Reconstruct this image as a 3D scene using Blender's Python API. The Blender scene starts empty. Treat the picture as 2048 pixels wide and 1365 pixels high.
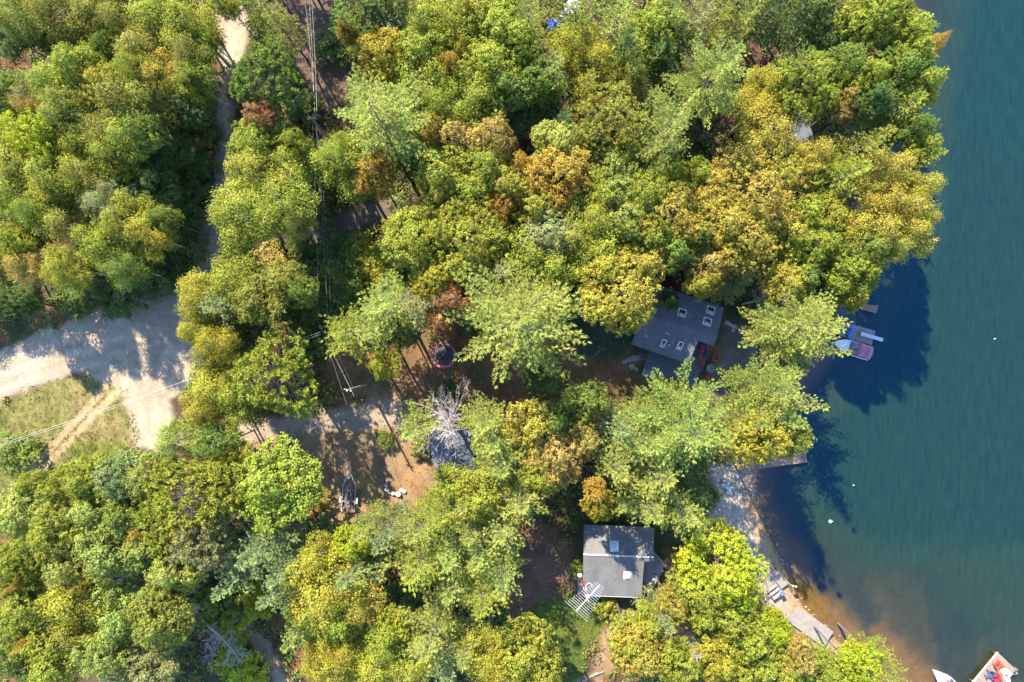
import bpy, bmesh, math, random
import numpy as np
from mathutils import Vector, Matrix

S = bpy.context.scene
COL = S.collection
PI = math.pi
CAM_H = 85.0            # camera height above the lake, metres
PXM = 16.0              # photograph pixels per metre at lake level

# ------------------------------------------------------------------ camera, sky, sun, exposure
cam_d = bpy.data.cameras.new('camera')
cam = bpy.data.objects.new('camera', cam_d)
COL.objects.link(cam)
cam.location = (0, 0, CAM_H)
cam.rotation_euler = (0, 0, 0)
cam_d.sensor_width = 36.0
cam_d.lens = 36.0 * CAM_H / (2048 / PXM)
cam_d.clip_start = 1.0
cam_d.clip_end = 6000.0
S.camera = cam

SUN_EL = math.radians(41)
SUN_DX, SUN_DY = -0.52, 1.0                    # towards the sun, on the ground
SUN_AZ = math.atan2(SUN_DX, SUN_DY)            # clockwise from +Y
world = bpy.data.worlds.new('World')
S.world = world
world.use_nodes = True
wn = world.node_tree
wn.nodes.clear()
w_out = wn.nodes.new('ShaderNodeOutputWorld')
w_bg = wn.nodes.new('ShaderNodeBackground')
w_sky = wn.nodes.new('ShaderNodeTexSky')
w_sky.sky_type = 'NISHITA'
w_sky.sun_disc = False
w_sky.sun_elevation = SUN_EL
w_sky.sun_rotation = SUN_AZ
w_sky.air_density = 1.0
w_sky.dust_density = 0.2
w_sky.ozone_density = 5.0
w_bg.inputs['Strength'].default_value = 0.15
wn.links.new(w_sky.outputs[0], w_bg.inputs['Color'])
wn.links.new(w_bg.outputs[0], w_out.inputs['Surface'])

sun_d = bpy.data.lights.new('sun', 'SUN')
sun_d.energy = 4.2
sun_d.angle = math.radians(0.53)
sun_d.color = (1.0, 0.88, 0.68)
sun = bpy.data.objects.new('sun', sun_d)
COL.objects.link(sun)
_to_sun = Vector((math.sin(SUN_AZ) * math.cos(SUN_EL), math.cos(SUN_AZ) * math.cos(SUN_EL), math.sin(SUN_EL)))
sun.rotation_euler = _to_sun.to_track_quat('Z', 'Y').to_euler()
sun.location = _to_sun * 200

S.view_settings.view_transform = 'Standard'
S.view_settings.look = 'None'
S.view_settings.gamma = 1.0
S.view_settings.use_curve_mapping = False
S.view_settings.exposure = 2.5
S.render.engine = 'CYCLES'
S.cycles.max_bounces = 8
S.cycles.diffuse_bounces = 5
S.cycles.glossy_bounces = 2
S.cycles.transmission_bounces = 3
S.cycles.transparent_max_bounces = 6
S.cycles.use_denoising = True

# ------------------------------------------------------------------ helpers
def P(px, py, z=0.0):
    """the point at height z that lies on the photograph's pixel (px, py)"""
    k = (CAM_H - z) / CAM_H / PXM
    return Vector(((px - 1024) * k, (682.5 - py) * k, z))

def tag(o, label=None, cat=None, group=None, kind=None):
    if label: o['label'] = label
    if cat: o['category'] = cat
    if group: o['group'] = group
    if kind: o['kind'] = kind
    return o

def empty(name, loc, rz=0.0):
    o = bpy.data.objects.new(name, None)
    o.empty_display_size = 0.3
    o.location = loc
    o.rotation_euler = (0, 0, rz)
    COL.objects.link(o)
    return o

def link(name, me, parent=None, loc=None, rz=0.0):
    o = bpy.data.objects.new(name, me)
    if loc is not None: o.location = loc
    if rz: o.rotation_euler = (0, 0, rz)
    if parent is not None: o.parent = parent
    COL.objects.link(o)
    return o

def mesh_np(name, V, F, mat, attrs=None, smooth=False, cols=None):
    """V (n,3) and F (m,k) with equal-sided faces"""
    V = np.ascontiguousarray(V, dtype=np.float32)
    F = np.ascontiguousarray(F, dtype=np.int32)
    me = bpy.data.meshes.new(name)
    n, m, k = len(V), len(F), F.shape[1]
    me.vertices.add(n)
    me.vertices.foreach_set('co', V.ravel())
    me.loops.add(m * k)
    me.loops.foreach_set('vertex_index', F.ravel())
    me.polygons.add(m)
    me.polygons.foreach_set('loop_start', np.arange(0, m * k, k, dtype=np.int32))
    if smooth:
        me.polygons.foreach_set('use_smooth', np.ones(m, dtype=bool))
    for key, (dom, arr) in (attrs or {}).items():
        a = me.attributes.new(key, 'FLOAT', dom)
        a.data.foreach_set('value', np.ascontiguousarray(arr, dtype=np.float32))
    if cols is not None:
        a = me.attributes.new('ground_colour', 'FLOAT_COLOR', 'POINT')
        a.data.foreach_set('color', np.ascontiguousarray(cols, dtype=np.float32).ravel())
    me.update(calc_edges=True)
    me.validate()
    me.materials.append(mat)
    return me

class MB:
    """collects boxes, bars, prisms and tubes and links them as one mesh object"""
    def __init__(self): self.v = []; self.f = []
    def add(self, vs, fs):
        b = len(self.v); self.v += [tuple(v) for v in vs]; self.f += [tuple(i + b for i in f) for f in fs]; return self
    def box(self, c, s, rz=0.0, tilt=None):
        hx, hy, hz = s[0] / 2, s[1] / 2, s[2] / 2
        vs = [Vector((x, y, z)) for z in (-hz, hz) for x, y in ((-hx, -hy), (hx, -hy), (hx, hy), (-hx, hy))]
        M = Matrix.Rotation(rz, 3, 'Z')
        if tilt is not None: M = M @ tilt
        vs = [M @ v + Vector(c) for v in vs]
        return self.add(vs, [(3, 2, 1, 0), (4, 5, 6, 7), (0, 1, 5, 4), (1, 2, 6, 5), (2, 3, 7, 6), (3, 0, 4, 7)])
    def prism(self, pts, z0, z1):
        """vertical prism over a plan polygon, anticlockwise; z1 may be a list of heights"""
        n = len(pts)
        zt = z1 if isinstance(z1, (list, tuple)) else [z1] * n
        zb = z0 if isinstance(z0, (list, tuple)) else [z0] * n
        vs = [(p[0], p[1], zb[i]) for i, p in enumerate(pts)] + [(p[0], p[1], zt[i]) for i, p in enumerate(pts)]
        fs = [tuple(range(n - 1, -1, -1)), tuple(range(n, 2 * n))] + [(i, (i + 1) % n, n + (i + 1) % n, n + i) for i in range(n)]
        return self.add(vs, fs)
    def slab(self, quad, th):
        """a slab of thickness th under a (possibly sloped) polygon of 3-D points"""
        n = len(quad)
        nrm = (Vector(quad[1]) - Vector(quad[0])).cross(Vector(quad[2]) - Vector(quad[0])).normalized()
        q = [Vector(p) for p in quad]
        if nrm.z < 0: q.reverse()
        vs = [p - Vector((0, 0, th)) for p in q] + q
        fs = [tuple(range(n - 1, -1, -1)), tuple(range(n, 2 * n))] + [(i, (i + 1) % n, n + (i + 1) % n, n + i) for i in range(n)]
        return self.add(vs, fs)
    def tube(self, pts, r, n=6, r2=None):
        pts = [Vector(p) for p in pts]
        m = len(pts); vs = []
        for i, p in enumerate(pts):
            d = (pts[min(i + 1, m - 1)] - pts[max(i - 1, 0)]).normalized()
            a = d.orthogonal().normalized(); b = d.cross(a)
            rr = r if r2 is None else r + (r2 - r) * i / (m - 1)
            for k in range(n):
                t = 2 * PI * k / n
                vs.append(p + (a * math.cos(t) + b * math.sin(t)) * rr)
        fs = [(i * n + k, i * n + (k + 1) % n, (i + 1) * n + (k + 1) % n, (i + 1) * n + k) for i in range(m - 1) for k in range(n)]
        fs += [tuple(range(n - 1, -1, -1)), tuple((m - 1) * n + k for k in range(n))]
        return self.add(vs, fs)
    def lathe(self, c, prof, n=20, caps=True):
        """prof: (radius, z) pairs"""
        vs = []
        for r, z in prof:
            for k in range(n):
                t = 2 * PI * k / n
                vs.append((c[0] + r * math.cos(t), c[1] + r * math.sin(t), c[2] + z))
        m = len(prof)
        fs = [(i * n + k, i * n + (k + 1) % n, (i + 1) * n + (k + 1) % n, (i + 1) * n + k) for i in range(m - 1) for k in range(n)]
        if caps: fs += [tuple(range(n - 1, -1, -1)), tuple((m - 1) * n + k for k in range(n))]
        return self.add(vs, fs)
    def mesh(self, name, mat, bevel=0.0, smooth=False):
        me = bpy.data.meshes.new(name)
        me.from_pydata(self.v, [], self.f)
        if bevel:
            bm = bmesh.new(); bm.from_mesh(me)
            bmesh.ops.recalc_face_normals(bm, faces=bm.faces)
            bmesh.ops.bevel(bm, geom=list(bm.edges), offset=bevel, segments=1, affect='EDGES', clamp_overlap=True)
            bm.to_mesh(me); bm.free()
        else:
            bm = bmesh.new(); bm.from_mesh(me)
            bmesh.ops.recalc_face_normals(bm, faces=bm.faces)
            bm.to_mesh(me); bm.free()
        if smooth:
            for p in me.polygons: p.use_smooth = True
        me.materials.append(mat)
        return me
    def build(self, name, mat, parent=None, bevel=0.0, smooth=False):
        return link(name, self.mesh(name, mat, bevel, smooth), parent)

def copy_tree(o, parent=None):
    c = o.copy(); COL.objects.link(c)
    if parent is not None: c.parent = parent
    for ch in list(o.children): copy_tree(ch, c)
    return c

# value noise on numpy arrays
def vnoise(x, y, seed, scale):
    rs = np.random.RandomState(seed)
    T = rs.rand(256, 256)
    u, v = x / scale + 1000.0, y / scale + 1000.0
    i, j = np.floor(u).astype(int), np.floor(v).astype(int)
    fu, fv = u - i, v - j
    fu = fu * fu * (3 - 2 * fu); fv = fv * fv * (3 - 2 * fv)
    a = T[i % 256, j % 256]; b = T[(i + 1) % 256, j % 256]; c = T[i % 256, (j + 1) % 256]; d = T[(i + 1) % 256, (j + 1) % 256]
    return (a * (1 - fu) + b * fu) * (1 - fv) + (c * (1 - fu) + d * fu) * fv

def fbm(x, y, seed, scale, octv=4):
    s = 0.0; a = 0.5; t = 0.0
    for o in range(octv):
        s = s + a * vnoise(x, y, seed + o, scale / 2 ** o); t += a; a *= 0.5
    return s / t

def seg_dist(x, y, pts, closed):
    d = np.full(x.shape, 1e9)
    n = len(pts)
    for i in range(n if closed else n - 1):
        ax, ay = pts[i]; bx, by = pts[(i + 1) % n]
        dx, dy = bx - ax, by - ay
        t = np.clip(((x - ax) * dx + (y - ay) * dy) / (dx * dx + dy * dy + 1e-9), 0, 1)
        d = np.minimum(d, np.hypot(x - ax - t * dx, y - ay - t * dy))
    return d

def inside(x, y, pts):
    r = np.zeros(x.shape, bool)
    n = len(pts)
    for i in range(n):
        ax, ay = pts[i]; bx, by = pts[(i + 1) % n]
        if ay == by: continue
        c = ((ay > y) != (by > y)) & (x < (bx - ax) * (y - ay) / (by - ay) + ax)
        r ^= c
    return r

def sdf(x, y, pts):
    """positive inside"""
    d = seg_dist(x, y, pts, True)
    return np.where(inside(x, y, pts), d, -d)

def sstep(a, b, x):
    t = np.clip((x - a) / (b - a), 0, 1)
    return t * t * (3 - 2 * t)

# ------------------------------------------------------------------ materials
def new_mat(name):
    m = bpy.data.materials.new(name); m.use_nodes = True
    nt = m.node_tree; nt.nodes.clear()
    out = nt.nodes.new('ShaderNodeOutputMaterial')
    return m, nt, out

def N(nt, t, **kw):
    n = nt.nodes.new(t)
    for k, v in kw.items():
        if k.startswith('i_'):
            n.inputs[k[2:].replace('_', ' ')].default_value = v
        else: setattr(n, k, v)
    return n

def mixcol(nt, fac, a, b, blend='MIX'):
    n = nt.nodes.new('ShaderNodeMix'); n.data_type = 'RGBA'; n.blend_type = blend
    for s, v in ((n.inputs['Factor'], fac), (n.inputs['A'], a), (n.inputs['B'], b)):
        if hasattr(v, 'is_output'): nt.links.new(v, s)
        elif isinstance(v, (tuple, list)): s.default_value = tuple(v) + ((1.0,) if len(v) == 3 else ())
        else: s.default_value = v
    return n.outputs['Result']

def ramp(nt, src, lo, hi, a=0.0, b=1.0):
    n = nt.nodes.new('ShaderNodeMapRange'); n.clamp = True
    nt.links.new(src, n.inputs['Value'])
    n.inputs['From Min'].default_value = lo; n.inputs['From Max'].default_value = hi
    n.inputs['To Min'].default_value = a; n.inputs['To Max'].default_value = b
    return n.outputs['Result']

def noise(nt, scale, detail=4.0, rough=0.55, coord='Object', stretch=None):
    tc = nt.nodes.new('ShaderNodeTexCoord')
    src = tc.outputs[coord]
    if stretch:
        mp = nt.nodes.new('ShaderNodeMapping'); nt.links.new(src, mp.inputs['Vector'])
        mp.inputs['Scale'].default_value = stretch; src = mp.outputs['Vector']
    n = nt.nodes.new('ShaderNodeTexNoise')
    nt.links.new(src, n.inputs['Vector'])
    n.inputs['Scale'].default_value = scale; n.inputs['Detail'].default_value = detail; n.inputs['Roughness'].default_value = rough
    return n.outputs['Fac']

ALB = 0.62      # the photograph is exposed for the shade: real surfaces are this much darker than they look
def plain(name, col, rough=0.6, metal=0.0, var=0.25, scale=3.0, bump=0.0, spec=0.5, stretch=None):
    """one colour broken up by two noises, so that no surface is flat"""
    m, nt, out = new_mat(name)
    col = tuple(c * ALB for c in col)
    b = nt.nodes.new('ShaderNodeBsdfPrincipled')
    nz = noise(nt, scale, 5, 0.6, stretch=stretch)
    nz2 = noise(nt, scale * 7, 3, 0.6, stretch=stretch)
    d = tuple(c * (1 - var) for c in col); l = tuple(min(1, c * (1 + var)) for c in col)
    c1 = mixcol(nt, ramp(nt, nz, 0.3, 0.7), d, l)
    c2 = mixcol(nt, ramp(nt, nz2, 0.3, 0.75, 0, 0.5), c1, tuple(c * (1 - var) for c in col))
    nt.links.new(c2, b.inputs['Base Color'])
    b.inputs['Roughness'].default_value = rough; b.inputs['Metallic'].default_value = metal
    b.inputs['Specular IOR Level'].default_value = spec
    if bump:
        bp = nt.nodes.new('ShaderNodeBump'); bp.inputs['Strength'].default_value = bump; bp.inputs['Distance'].default_value = 0.03
        nt.links.new(nz2, bp.inputs['Height']); nt.links.new(bp.outputs[0], b.inputs['Normal'])
    nt.links.new(b.outputs[0], out.inputs['Surface'])
    return m

M = {}
M['bark'] = plain('bark', (0.13, 0.105, 0.085), 0.9, var=0.35, scale=6)
M['birch_bark'] = plain('birch_bark', (0.42, 0.38, 0.33), 0.8, var=0.4, scale=5)
M['dead_wood'] = plain('dead_wood', (0.52, 0.445, 0.42), 0.9, var=0.25, scale=4)
M['shingle'] = plain('shingle', (0.142, 0.160, 0.20), 0.9, var=0.22, scale=1.1, bump=0.4, spec=0.2)
M['old_shingle'] = plain('old_shingle', (0.165, 0.165, 0.172), 0.9, var=0.2, scale=0.8, bump=0.3, spec=0.2, stretch=(1, 0.4, 1))
def stained(m, col, scale, lo=0.56, amt=0.6):
    """patches of needles, moss and dirt with a shape of their own"""
    nt = m.node_tree; b = [n for n in nt.nodes if n.type == 'BSDF_PRINCIPLED'][0]
    src = b.inputs['Base Color'].links[0].from_socket
    nt.links.new(mixcol(nt, ramp(nt, noise(nt, scale, 6, 0.7), lo, lo + 0.14, 0, amt), src, tuple(c * ALB for c in col)), b.inputs['Base Color'])
stained(M['shingle'], (0.085, 0.075, 0.06), 0.5)
stained(M['old_shingle'], (0.09, 0.085, 0.07), 0.45)
M['ridge_metal'] = plain('ridge_metal', (0.55, 0.56, 0.58), 0.5, var=0.2)
M['log_wall'] = plain('log_wall', (0.16, 0.09, 0.05), 0.8, var=0.3, stretch=(1, 1, 6))
M['grey_wall'] = plain('grey_wall', (0.25, 0.24, 0.22), 0.8, var=0.2)
M['white_paint'] = plain('white_paint', (0.78, 0.78, 0.77), 0.45, var=0.08)
M['fascia'] = plain('fascia', (0.2, 0.18, 0.16), 0.7, var=0.2)
M['navy_deck'] = plain('navy_deck', (0.085, 0.095, 0.115), 0.75, var=0.2, scale=2, stretch=(1, 6, 1))
M['grey_plank'] = plain('grey_plank', (0.27, 0.25, 0.245), 0.85, var=0.25, scale=1.5, bump=0.3)
M['brown_plank'] = plain('brown_plank', (0.27, 0.18, 0.14), 0.85, var=0.25, scale=1.5, bump=0.3)
M['pale_plank'] = plain('pale_plank', (0.30, 0.265, 0.24), 0.85, var=0.22, scale=1.5, bump=0.3)
M['warm_plank'] = plain('warm_plank', (0.28, 0.215, 0.17), 0.85, var=0.22, scale=1.5, bump=0.3)
M['post_wood'] = plain('post_wood', (0.16, 0.12, 0.09), 0.9)
M['glass'] = plain('glass', (0.05, 0.065, 0.085), 0.08, var=0.15, spec=0.7)
M['dome_plastic'] = plain('dome_plastic', (0.58, 0.6, 0.62), 0.3, var=0.06)
M['galvanised'] = plain('galvanised', (0.62, 0.63, 0.66), 0.5, metal=0.15, var=0.2)
M['bunk_carpet'] = plain('bunk_carpet', (0.12, 0.13, 0.15), 0.95)
M['rubber'] = plain('rubber', (0.02, 0.02, 0.022), 0.8)
M['red_plastic'] = plain('red_plastic', (0.55, 0.02, 0.035), 0.45, var=0.15)
M['orange_red'] = plain('orange_red', (0.62, 0.07, 0.02), 0.5, var=0.2)
M['navy_cloth'] = plain('navy_cloth', (0.06, 0.09, 0.2), 0.8)
M['pale_yellow'] = plain('pale_yellow', (0.75, 0.66, 0.3), 0.5, var=0.1)
M['pale_teal'] = plain('pale_teal', (0.35, 0.45, 0.45), 0.5, var=0.15)
M['blue_plastic'] = plain('blue_plastic', (0.015, 0.12, 0.55), 0.35, var=0.12)
M['blue_tarp'] = plain('blue_tarp', (0.02, 0.08, 0.42), 0.5, var=0.25, scale=2)
M['pink_canvas'] = plain('pink_canvas', (0.38, 0.13, 0.2), 0.85, var=0.12, scale=1.2)
M['gelcoat'] = plain('gelcoat', (0.74, 0.74, 0.76), 0.25, var=0.06)
M['pink_pad'] = plain('pink_pad', (0.36, 0.10, 0.10), 0.7, var=0.45, scale=1.5)
M['tramp_mat'] = plain('tramp_mat', (0.055, 0.055, 0.06), 0.85, var=0.7, scale=2.2)
M['steel'] = plain('steel', (0.5, 0.5, 0.52), 0.4, metal=0.7, var=0.1)
M['alu'] = plain('alu', (0.55, 0.55, 0.58), 0.35, metal=0.25, var=0.08)
M['mast_red'] = plain('mast_red', (0.5, 0.1, 0.05), 0.5, var=0.15)
M['wire_metal'] = plain('wire_metal', (0.22, 0.21, 0.195), 0.5, metal=0.3, var=0.05)
M['cable_pale'] = plain('cable_pale', (0.42, 0.405, 0.38), 0.5, var=0.05)
M['wire_dark'] = plain('wire_dark', (0.06, 0.055, 0.05), 0.6, var=0.05)
M['pole_wood'] = plain('pole_wood', (0.34, 0.30, 0.26), 0.9, var=0.2, stretch=(6, 6, 1))
M['stone'] = plain('stone', (0.30, 0.28, 0.27), 0.9, var=0.3, scale=3, bump=0.4)
M['pale_stone'] = plain('pale_stone', (0.42, 0.38, 0.35), 0.9, var=0.22, scale=3, bump=0.4)
M['char'] = plain('char', (0.03, 0.03, 0.032), 0.95, var=0.5)
M['black'] = plain('black', (0.018, 0.018, 0.02), 0.4, var=0.2)
M['car_blue'] = plain('car_blue', (0.03, 0.09, 0.32), 0.25, var=0.06)
M['car_white'] = plain('car_white', (0.7, 0.72, 0.75), 0.25, var=0.06)
M['rotten_wood'] = plain('rotten_wood', (0.26, 0.22, 0.18), 0.9, var=0.3)
M['lamp'] = plain('lamp', (0.7, 0.68, 0.6), 0.15, var=0.05)
# ------------------------------------------------------------------ ground, road, beach, lake: masks in plan
def W(pts): return [((x - 1024) / PXM, (682.5 - y) / PXM) for x, y in pts]

SHORE = [(1870, -1200), (1838, -200), (1828, 0), (1802, 120), (1790, 220), (1785, 320), (1775, 420), (1740, 505), (1700, 570), (1676, 625), (1655, 680),
         (1610, 740), (1560, 790), (1540, 850), (1526, 905), (1512, 955), (1511, 1003), (1527, 1050), (1545, 1090), (1568, 1135), (1586, 1180),
         (1606, 1216), (1640, 1248), (1672, 1280), (1715, 1318), (1760, 1352), (1850, 1410), (1950, 1500), (2000, 2400)]
LAKE = W(SHORE + [(6000, 2400), (6000, -1200)])
ROAD = W([(423, -160), (438, 60), (446, 150), (440, 240), (447, 300), (430, 380), (398, 470), (352, 532), (300, 572), (215, 612), (110, 655), (0, 706), (-200, 800),
          (-200, 905), (0, 812), (62, 783), (130, 757), (188, 746), (222, 766), (256, 782), (272, 826), (284, 890), (322, 908), (356, 868), (348, 800),
          (392, 756), (412, 700), (400, 650), (385, 600), (428, 545), (462, 488), (492, 430), (482, 340), (470, 290), (478, 230), (466, 170), (488, 120), (502, 60), (492, -160)])
DRIVE = W([(318, 905), (350, 862), (480, 846), (580, 832), (680, 815), (745, 800), (800, 802), (812, 850), (740, 862), (690, 862), (600, 868), (520, 882), (420, 900)])
CLEAR = W([(470, 880), (560, 866), (690, 850), (705, 800), (735, 790), (820, 800), (868, 870), (864, 1000), (800, 1060), (660, 1110), (540, 1060), (470, 960)])
YARD = W([(640, 720), (700, 690), (800, 680), (900, 655), (960, 690), (1080, 660), (1180, 690), (1260, 690), (1330, 740), (1420, 770), (1540, 830), (1440, 860),
          (1100, 850), (950, 840), (830, 810), (690, 800)])
EASTYARD = W([(1436, 640), (1500, 650), (1530, 720), (1500, 800), (1420, 830), (1380, 770), (1410, 760), (1440, 690)])
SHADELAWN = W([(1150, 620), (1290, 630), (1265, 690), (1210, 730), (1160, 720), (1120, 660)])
MEADOW = W([(-260, 960), (-200, 905), (0, 812), (62, 783), (130, 757), (188, 746), (222, 766), (256, 782), (272, 826), (284, 890), (300, 960), (240, 1010), (60, 1010), (-260, 1060)])
LAWN = W([(1075, 1195), (1160, 1190), (1215, 1200), (1212, 1240), (1180, 1300), (1165, 1420), (1090, 1420), (1080, 1320), (1060, 1240)])
LAWNPATH = W([(1250, 1235), (1225, 1275), (1200, 1320), (1170, 1370), (1150, 1420)])
GAPYARD = W([(1020, 1040), (1090, 1050), (1160, 1090), (1165, 1185), (1090, 1200), (1030, 1240), (1000, 1180)])
BEACH = W([(1420, 930), (1470, 925), (1520, 930), (1700, 930), (1700, 1270), (1760, 1310), (1720, 1345), (1660, 1320), (1590, 1270), (1530, 1210), (1502, 1150), (1470, 1110), (1418, 1085), (1400, 1050), (1425, 1000)])
UPCLEAR = W([(560, -60), (690, -60), (672, 60), (700, 90), (720, 130), (690, 240), (640, 240), (590, 110), (540, 70)])
TRACK = W([(590, 478), (640, 468), (700, 446), (760, 428), (820, 418), (880, 410)])
FOOT = W([(470, 1210), (505, 1255), (535, 1300), (560, 1345), (585, 1400)])
RUT1 = W([(72, 935), (120, 886), (170, 832), (222, 772)])
RUT2 = W([(92, 940), (140, 892), (190, 838), (240, 785)])

def land_h(x, y):
    s = -sdf(x, y, LAKE)
    bump = (fbm(x, y, 5, 5.0, 3) - 0.5) * 0.16
    hl = 1.0 * (1 - np.exp(-np.maximum(s, 0) / 5.0)) + bump * sstep(1, 6, s)
    d = np.maximum(-s, 0)
    hw = -(0.035 * d + 0.0042 * d * d) * (1 + 6.0 * sstep(-34, -17, y - 0.25 * (x - 38) + (fbm(x, y, 7, 9.0, 3) - 0.5) * 9))
    return np.where(s >= 0, hl, np.maximum(hw, -4.0)), s

GX = np.arange(-84.0, 90.01, 0.3)
GY = np.arange(-60.0, 60.01, 0.3)
gx, gy = np.meshgrid(GX, GY)
gz, g_s = land_h(gx, gy)

def ground(px, py):
    """the point of the ground seen at that pixel"""
    z = 1.0
    for _ in range(3):
        p = P(px, py, z)
        i = min(max(int(round((p.y - GY[0]) / 0.3)), 0), len(GY) - 1); j = min(max(int(round((p.x - GX[0]) / 0.3)), 0), len(GX) - 1)
        z = max(float(gz[i, j]), 0.0)
    return P(px, py, z)

def gz_at(x, y):
    i = min(max(int(round((y - GY[0]) / 0.3)), 0), len(GY) - 1); j = min(max(int(round((x - GX[0]) / 0.3)), 0), len(GX) - 1)
    return float(gz[i, j])

wob = (fbm(gx, gy, 11, 2.4, 4) - 0.5)          # ragged edges
wob2 = (fbm(gx, gy, 31, 0.9, 2) - 0.5)
n1 = fbm(gx, gy, 41, 6.0, 5); n2 = fbm(gx, gy, 51, 1.6, 4); n3 = fbm(gx, gy, 61, 0.7, 2)
rag = wob * 1.6 + wob2 * 0.7
def mask(poly, soft=0.7, r=1.0): return sstep(-soft, soft, sdf(gx, gy, poly) + rag * r)
def line(pts, w, soft=0.5, r=1.0): return sstep(-soft, soft, w - seg_dist(gx, gy, pts, False) + rag * r)

m_road = mask(ROAD, 0.5, 0.9); m_drive = mask(DRIVE, 0.6, 0.9); m_clear = mask(CLEAR, 1.2, 2.0); m_yard = mask(YARD, 1.5, 2.0); m_east = mask(EASTYARD, 0.8)
m_shade = mask(SHADELAWN, 0.8); m_meadow = mask(MEADOW, 0.5, 0.9); m_lawn = mask(LAWN, 0.9, 1.4); m_lp = line(LAWNPATH, 1.3, 0.7, 1.6); m_gap = mask(GAPYARD, 1.2, 2)
m_beach = mask(BEACH, 0.7, 1.0); m_up = mask(UPCLEAR, 1.0, 1.6); m_track = line(TRACK, 1.35, 0.5, 1.0); m_foot = line(FOOT, 0.95, 0.4, 0.8)
m_rut = np.maximum(line(RUT1, 0.42, 0.22, 0.2), line(RUT2, 0.42, 0.22, 0.2))

def C3(c): return np.array(c, float)
def blend(col, m, c, jit=None):
    cc = np.broadcast_to(C3(c), col.shape).copy()
    if jit is not None: cc = cc * jit[..., None]
    return col * (1 - m[..., None]) + cc * m[..., None]

jit = 0.62 + 0.76 * n2
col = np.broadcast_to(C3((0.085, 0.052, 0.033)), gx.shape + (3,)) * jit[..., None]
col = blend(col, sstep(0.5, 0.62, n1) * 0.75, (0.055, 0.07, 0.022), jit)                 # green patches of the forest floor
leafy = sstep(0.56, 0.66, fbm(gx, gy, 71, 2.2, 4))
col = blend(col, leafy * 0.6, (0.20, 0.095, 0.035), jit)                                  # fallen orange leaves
col = blend(col, m_yard, (0.19, 0.11, 0.055), jit)
col = blend(col, m_yard * sstep(0.5, 0.6, fbm(gx, gy, 81, 3.0, 4)) * 0.75, (0.26, 0.135, 0.055), jit)
col = blend(col, m_yard * sstep(0.58, 0.66, fbm(gx, gy, 83, 4.0, 3)) * 0.6, (0.075, 0.085, 0.03), jit)
col = blend(col, m_gap, (0.15, 0.088, 0.058), jit)
col = blend(col, m_east, (0.125, 0.108, 0.085), jit)
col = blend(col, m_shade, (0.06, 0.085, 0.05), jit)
col = blend(col, m_up, (0.115, 0.078, 0.058), jit)
col = blend(col, m_track * 0.95, (0.15, 0.112, 0.088), jit)
col = blend(col, m_foot, (0.30, 0.21, 0.16), jit)
col = blend(col, m_clear, (0.245, 0.168, 0.10), jit)
col = blend(col, m_clear * sstep(0.45, 0.62, fbm(gx, gy, 91, 4.5, 4)) * 0.8, (0.25, 0.185, 0.085), jit)
col = blend(col, m_clear * sstep(0.55, 0.68, fbm(gx, gy, 93, 3.0, 4)) * 0.8, (0.265, 0.155, 0.085), jit)
col = blend(col, m_lawn, (0.055, 0.098, 0.018), jit)
col = blend(col, m_lawn * sstep(0.5, 0.62, fbm(gx, gy, 97, 3.0, 4)) * 0.6, (0.11, 0.135, 0.02), jit)
col = blend(col, m_lp, (0.27, 0.17, 0.10), jit)
md = fbm(gx, gy, 101, 5.0, 5)
col = blend(col, m_meadow, (0.165, 0.150, 0.050), 0.5 + 1.0 * n3)
col = blend(col, m_meadow * sstep(0.36, 0.5, md), (0.135, 0.145, 0.03), 0.5 + 1.0 * n3)
col = blend(col, m_meadow * sstep(0.58, 0.66, fbm(gx, gy, 103, 3.5, 4)) * 0.6, (0.25, 0.19, 0.09), 0.6 + 0.8 * n3)
col = blend(col, m_meadow * m_rut * 0.95, (0.36, 0.25, 0.14), jit)
jr = 0.82 + 0.36 * fbm(gx, gy, 111, 3.5, 5)
tyre = vnoise(gx + gy * 0.5, (gy - gx * 0.5) * 4.0, 121, 3.5)                             # streaks along the wheel tracks
col = blend(col, m_drive, (0.31, 0.245, 0.19), jr)
col = blend(col, m_road, (0.36, 0.295, 0.22), jr * (0.88 + 0.24 * tyre))
col = blend(col, m_road * sstep(0.60, 0.7, fbm(gx, gy, 131, 4.0, 4)) * 0.5, (0.28, 0.22, 0.16), jr)
for tr_ in (W([(-60, 760), (120, 705), (250, 660), (350, 590), (415, 490), (452, 390), (456, 260), (455, 130), (462, -60)]), W([(-60, 790), (120, 725), (230, 715), (290, 770), (318, 880)]), W([(330, 880), (335, 770), (370, 660), (425, 540)])):
    dt = seg_dist(gx, gy, tr_, False) + wob * 0.5
    band = np.cos(dt * 3.6) * np.exp(-(dt / 2.6) ** 2) * (0.4 + 1.1 * fbm(gx, gy, 133, 7.0, 3))
    col = col * (1 - (m_road * 0.075 * band)[..., None])
sh = -seg_dist(gx, gy, W(SHORE), False)
col = blend(col, m_beach, (0.34, 0.29, 0.24), 0.75 + 0.5 * n2)
wet = sstep(2.6, 0.4, g_s) * m_beach
col = blend(col, wet * 0.9, (0.30, 0.185, 0.09), 0.8 + 0.4 * n2)
bed = sstep(0.35, -0.15, g_s)
col = blend(col, bed, (0.205, 0.120, 0.032), 0.75 + 0.5 * fbm(gx, gy, 141, 2.0, 4))
olive = sstep(-2.6, -7.0, g_s + (fbm(gx, gy, 157, 4.0, 5) - 0.5) * 6.0)
col = blend(col, bed * olive * 0.9, (0.078, 0.066, 0.026), 0.6 + 0.8 * fbm(gx, gy, 159, 1.5, 4))
weed = sstep(-2.8, -5.0, g_s + (fbm(gx, gy, 151, 5.0, 5) - 0.5) * 8.0) * sstep(0.42, 0.50, fbm(gx, gy, 161, 7.0, 5))
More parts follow.
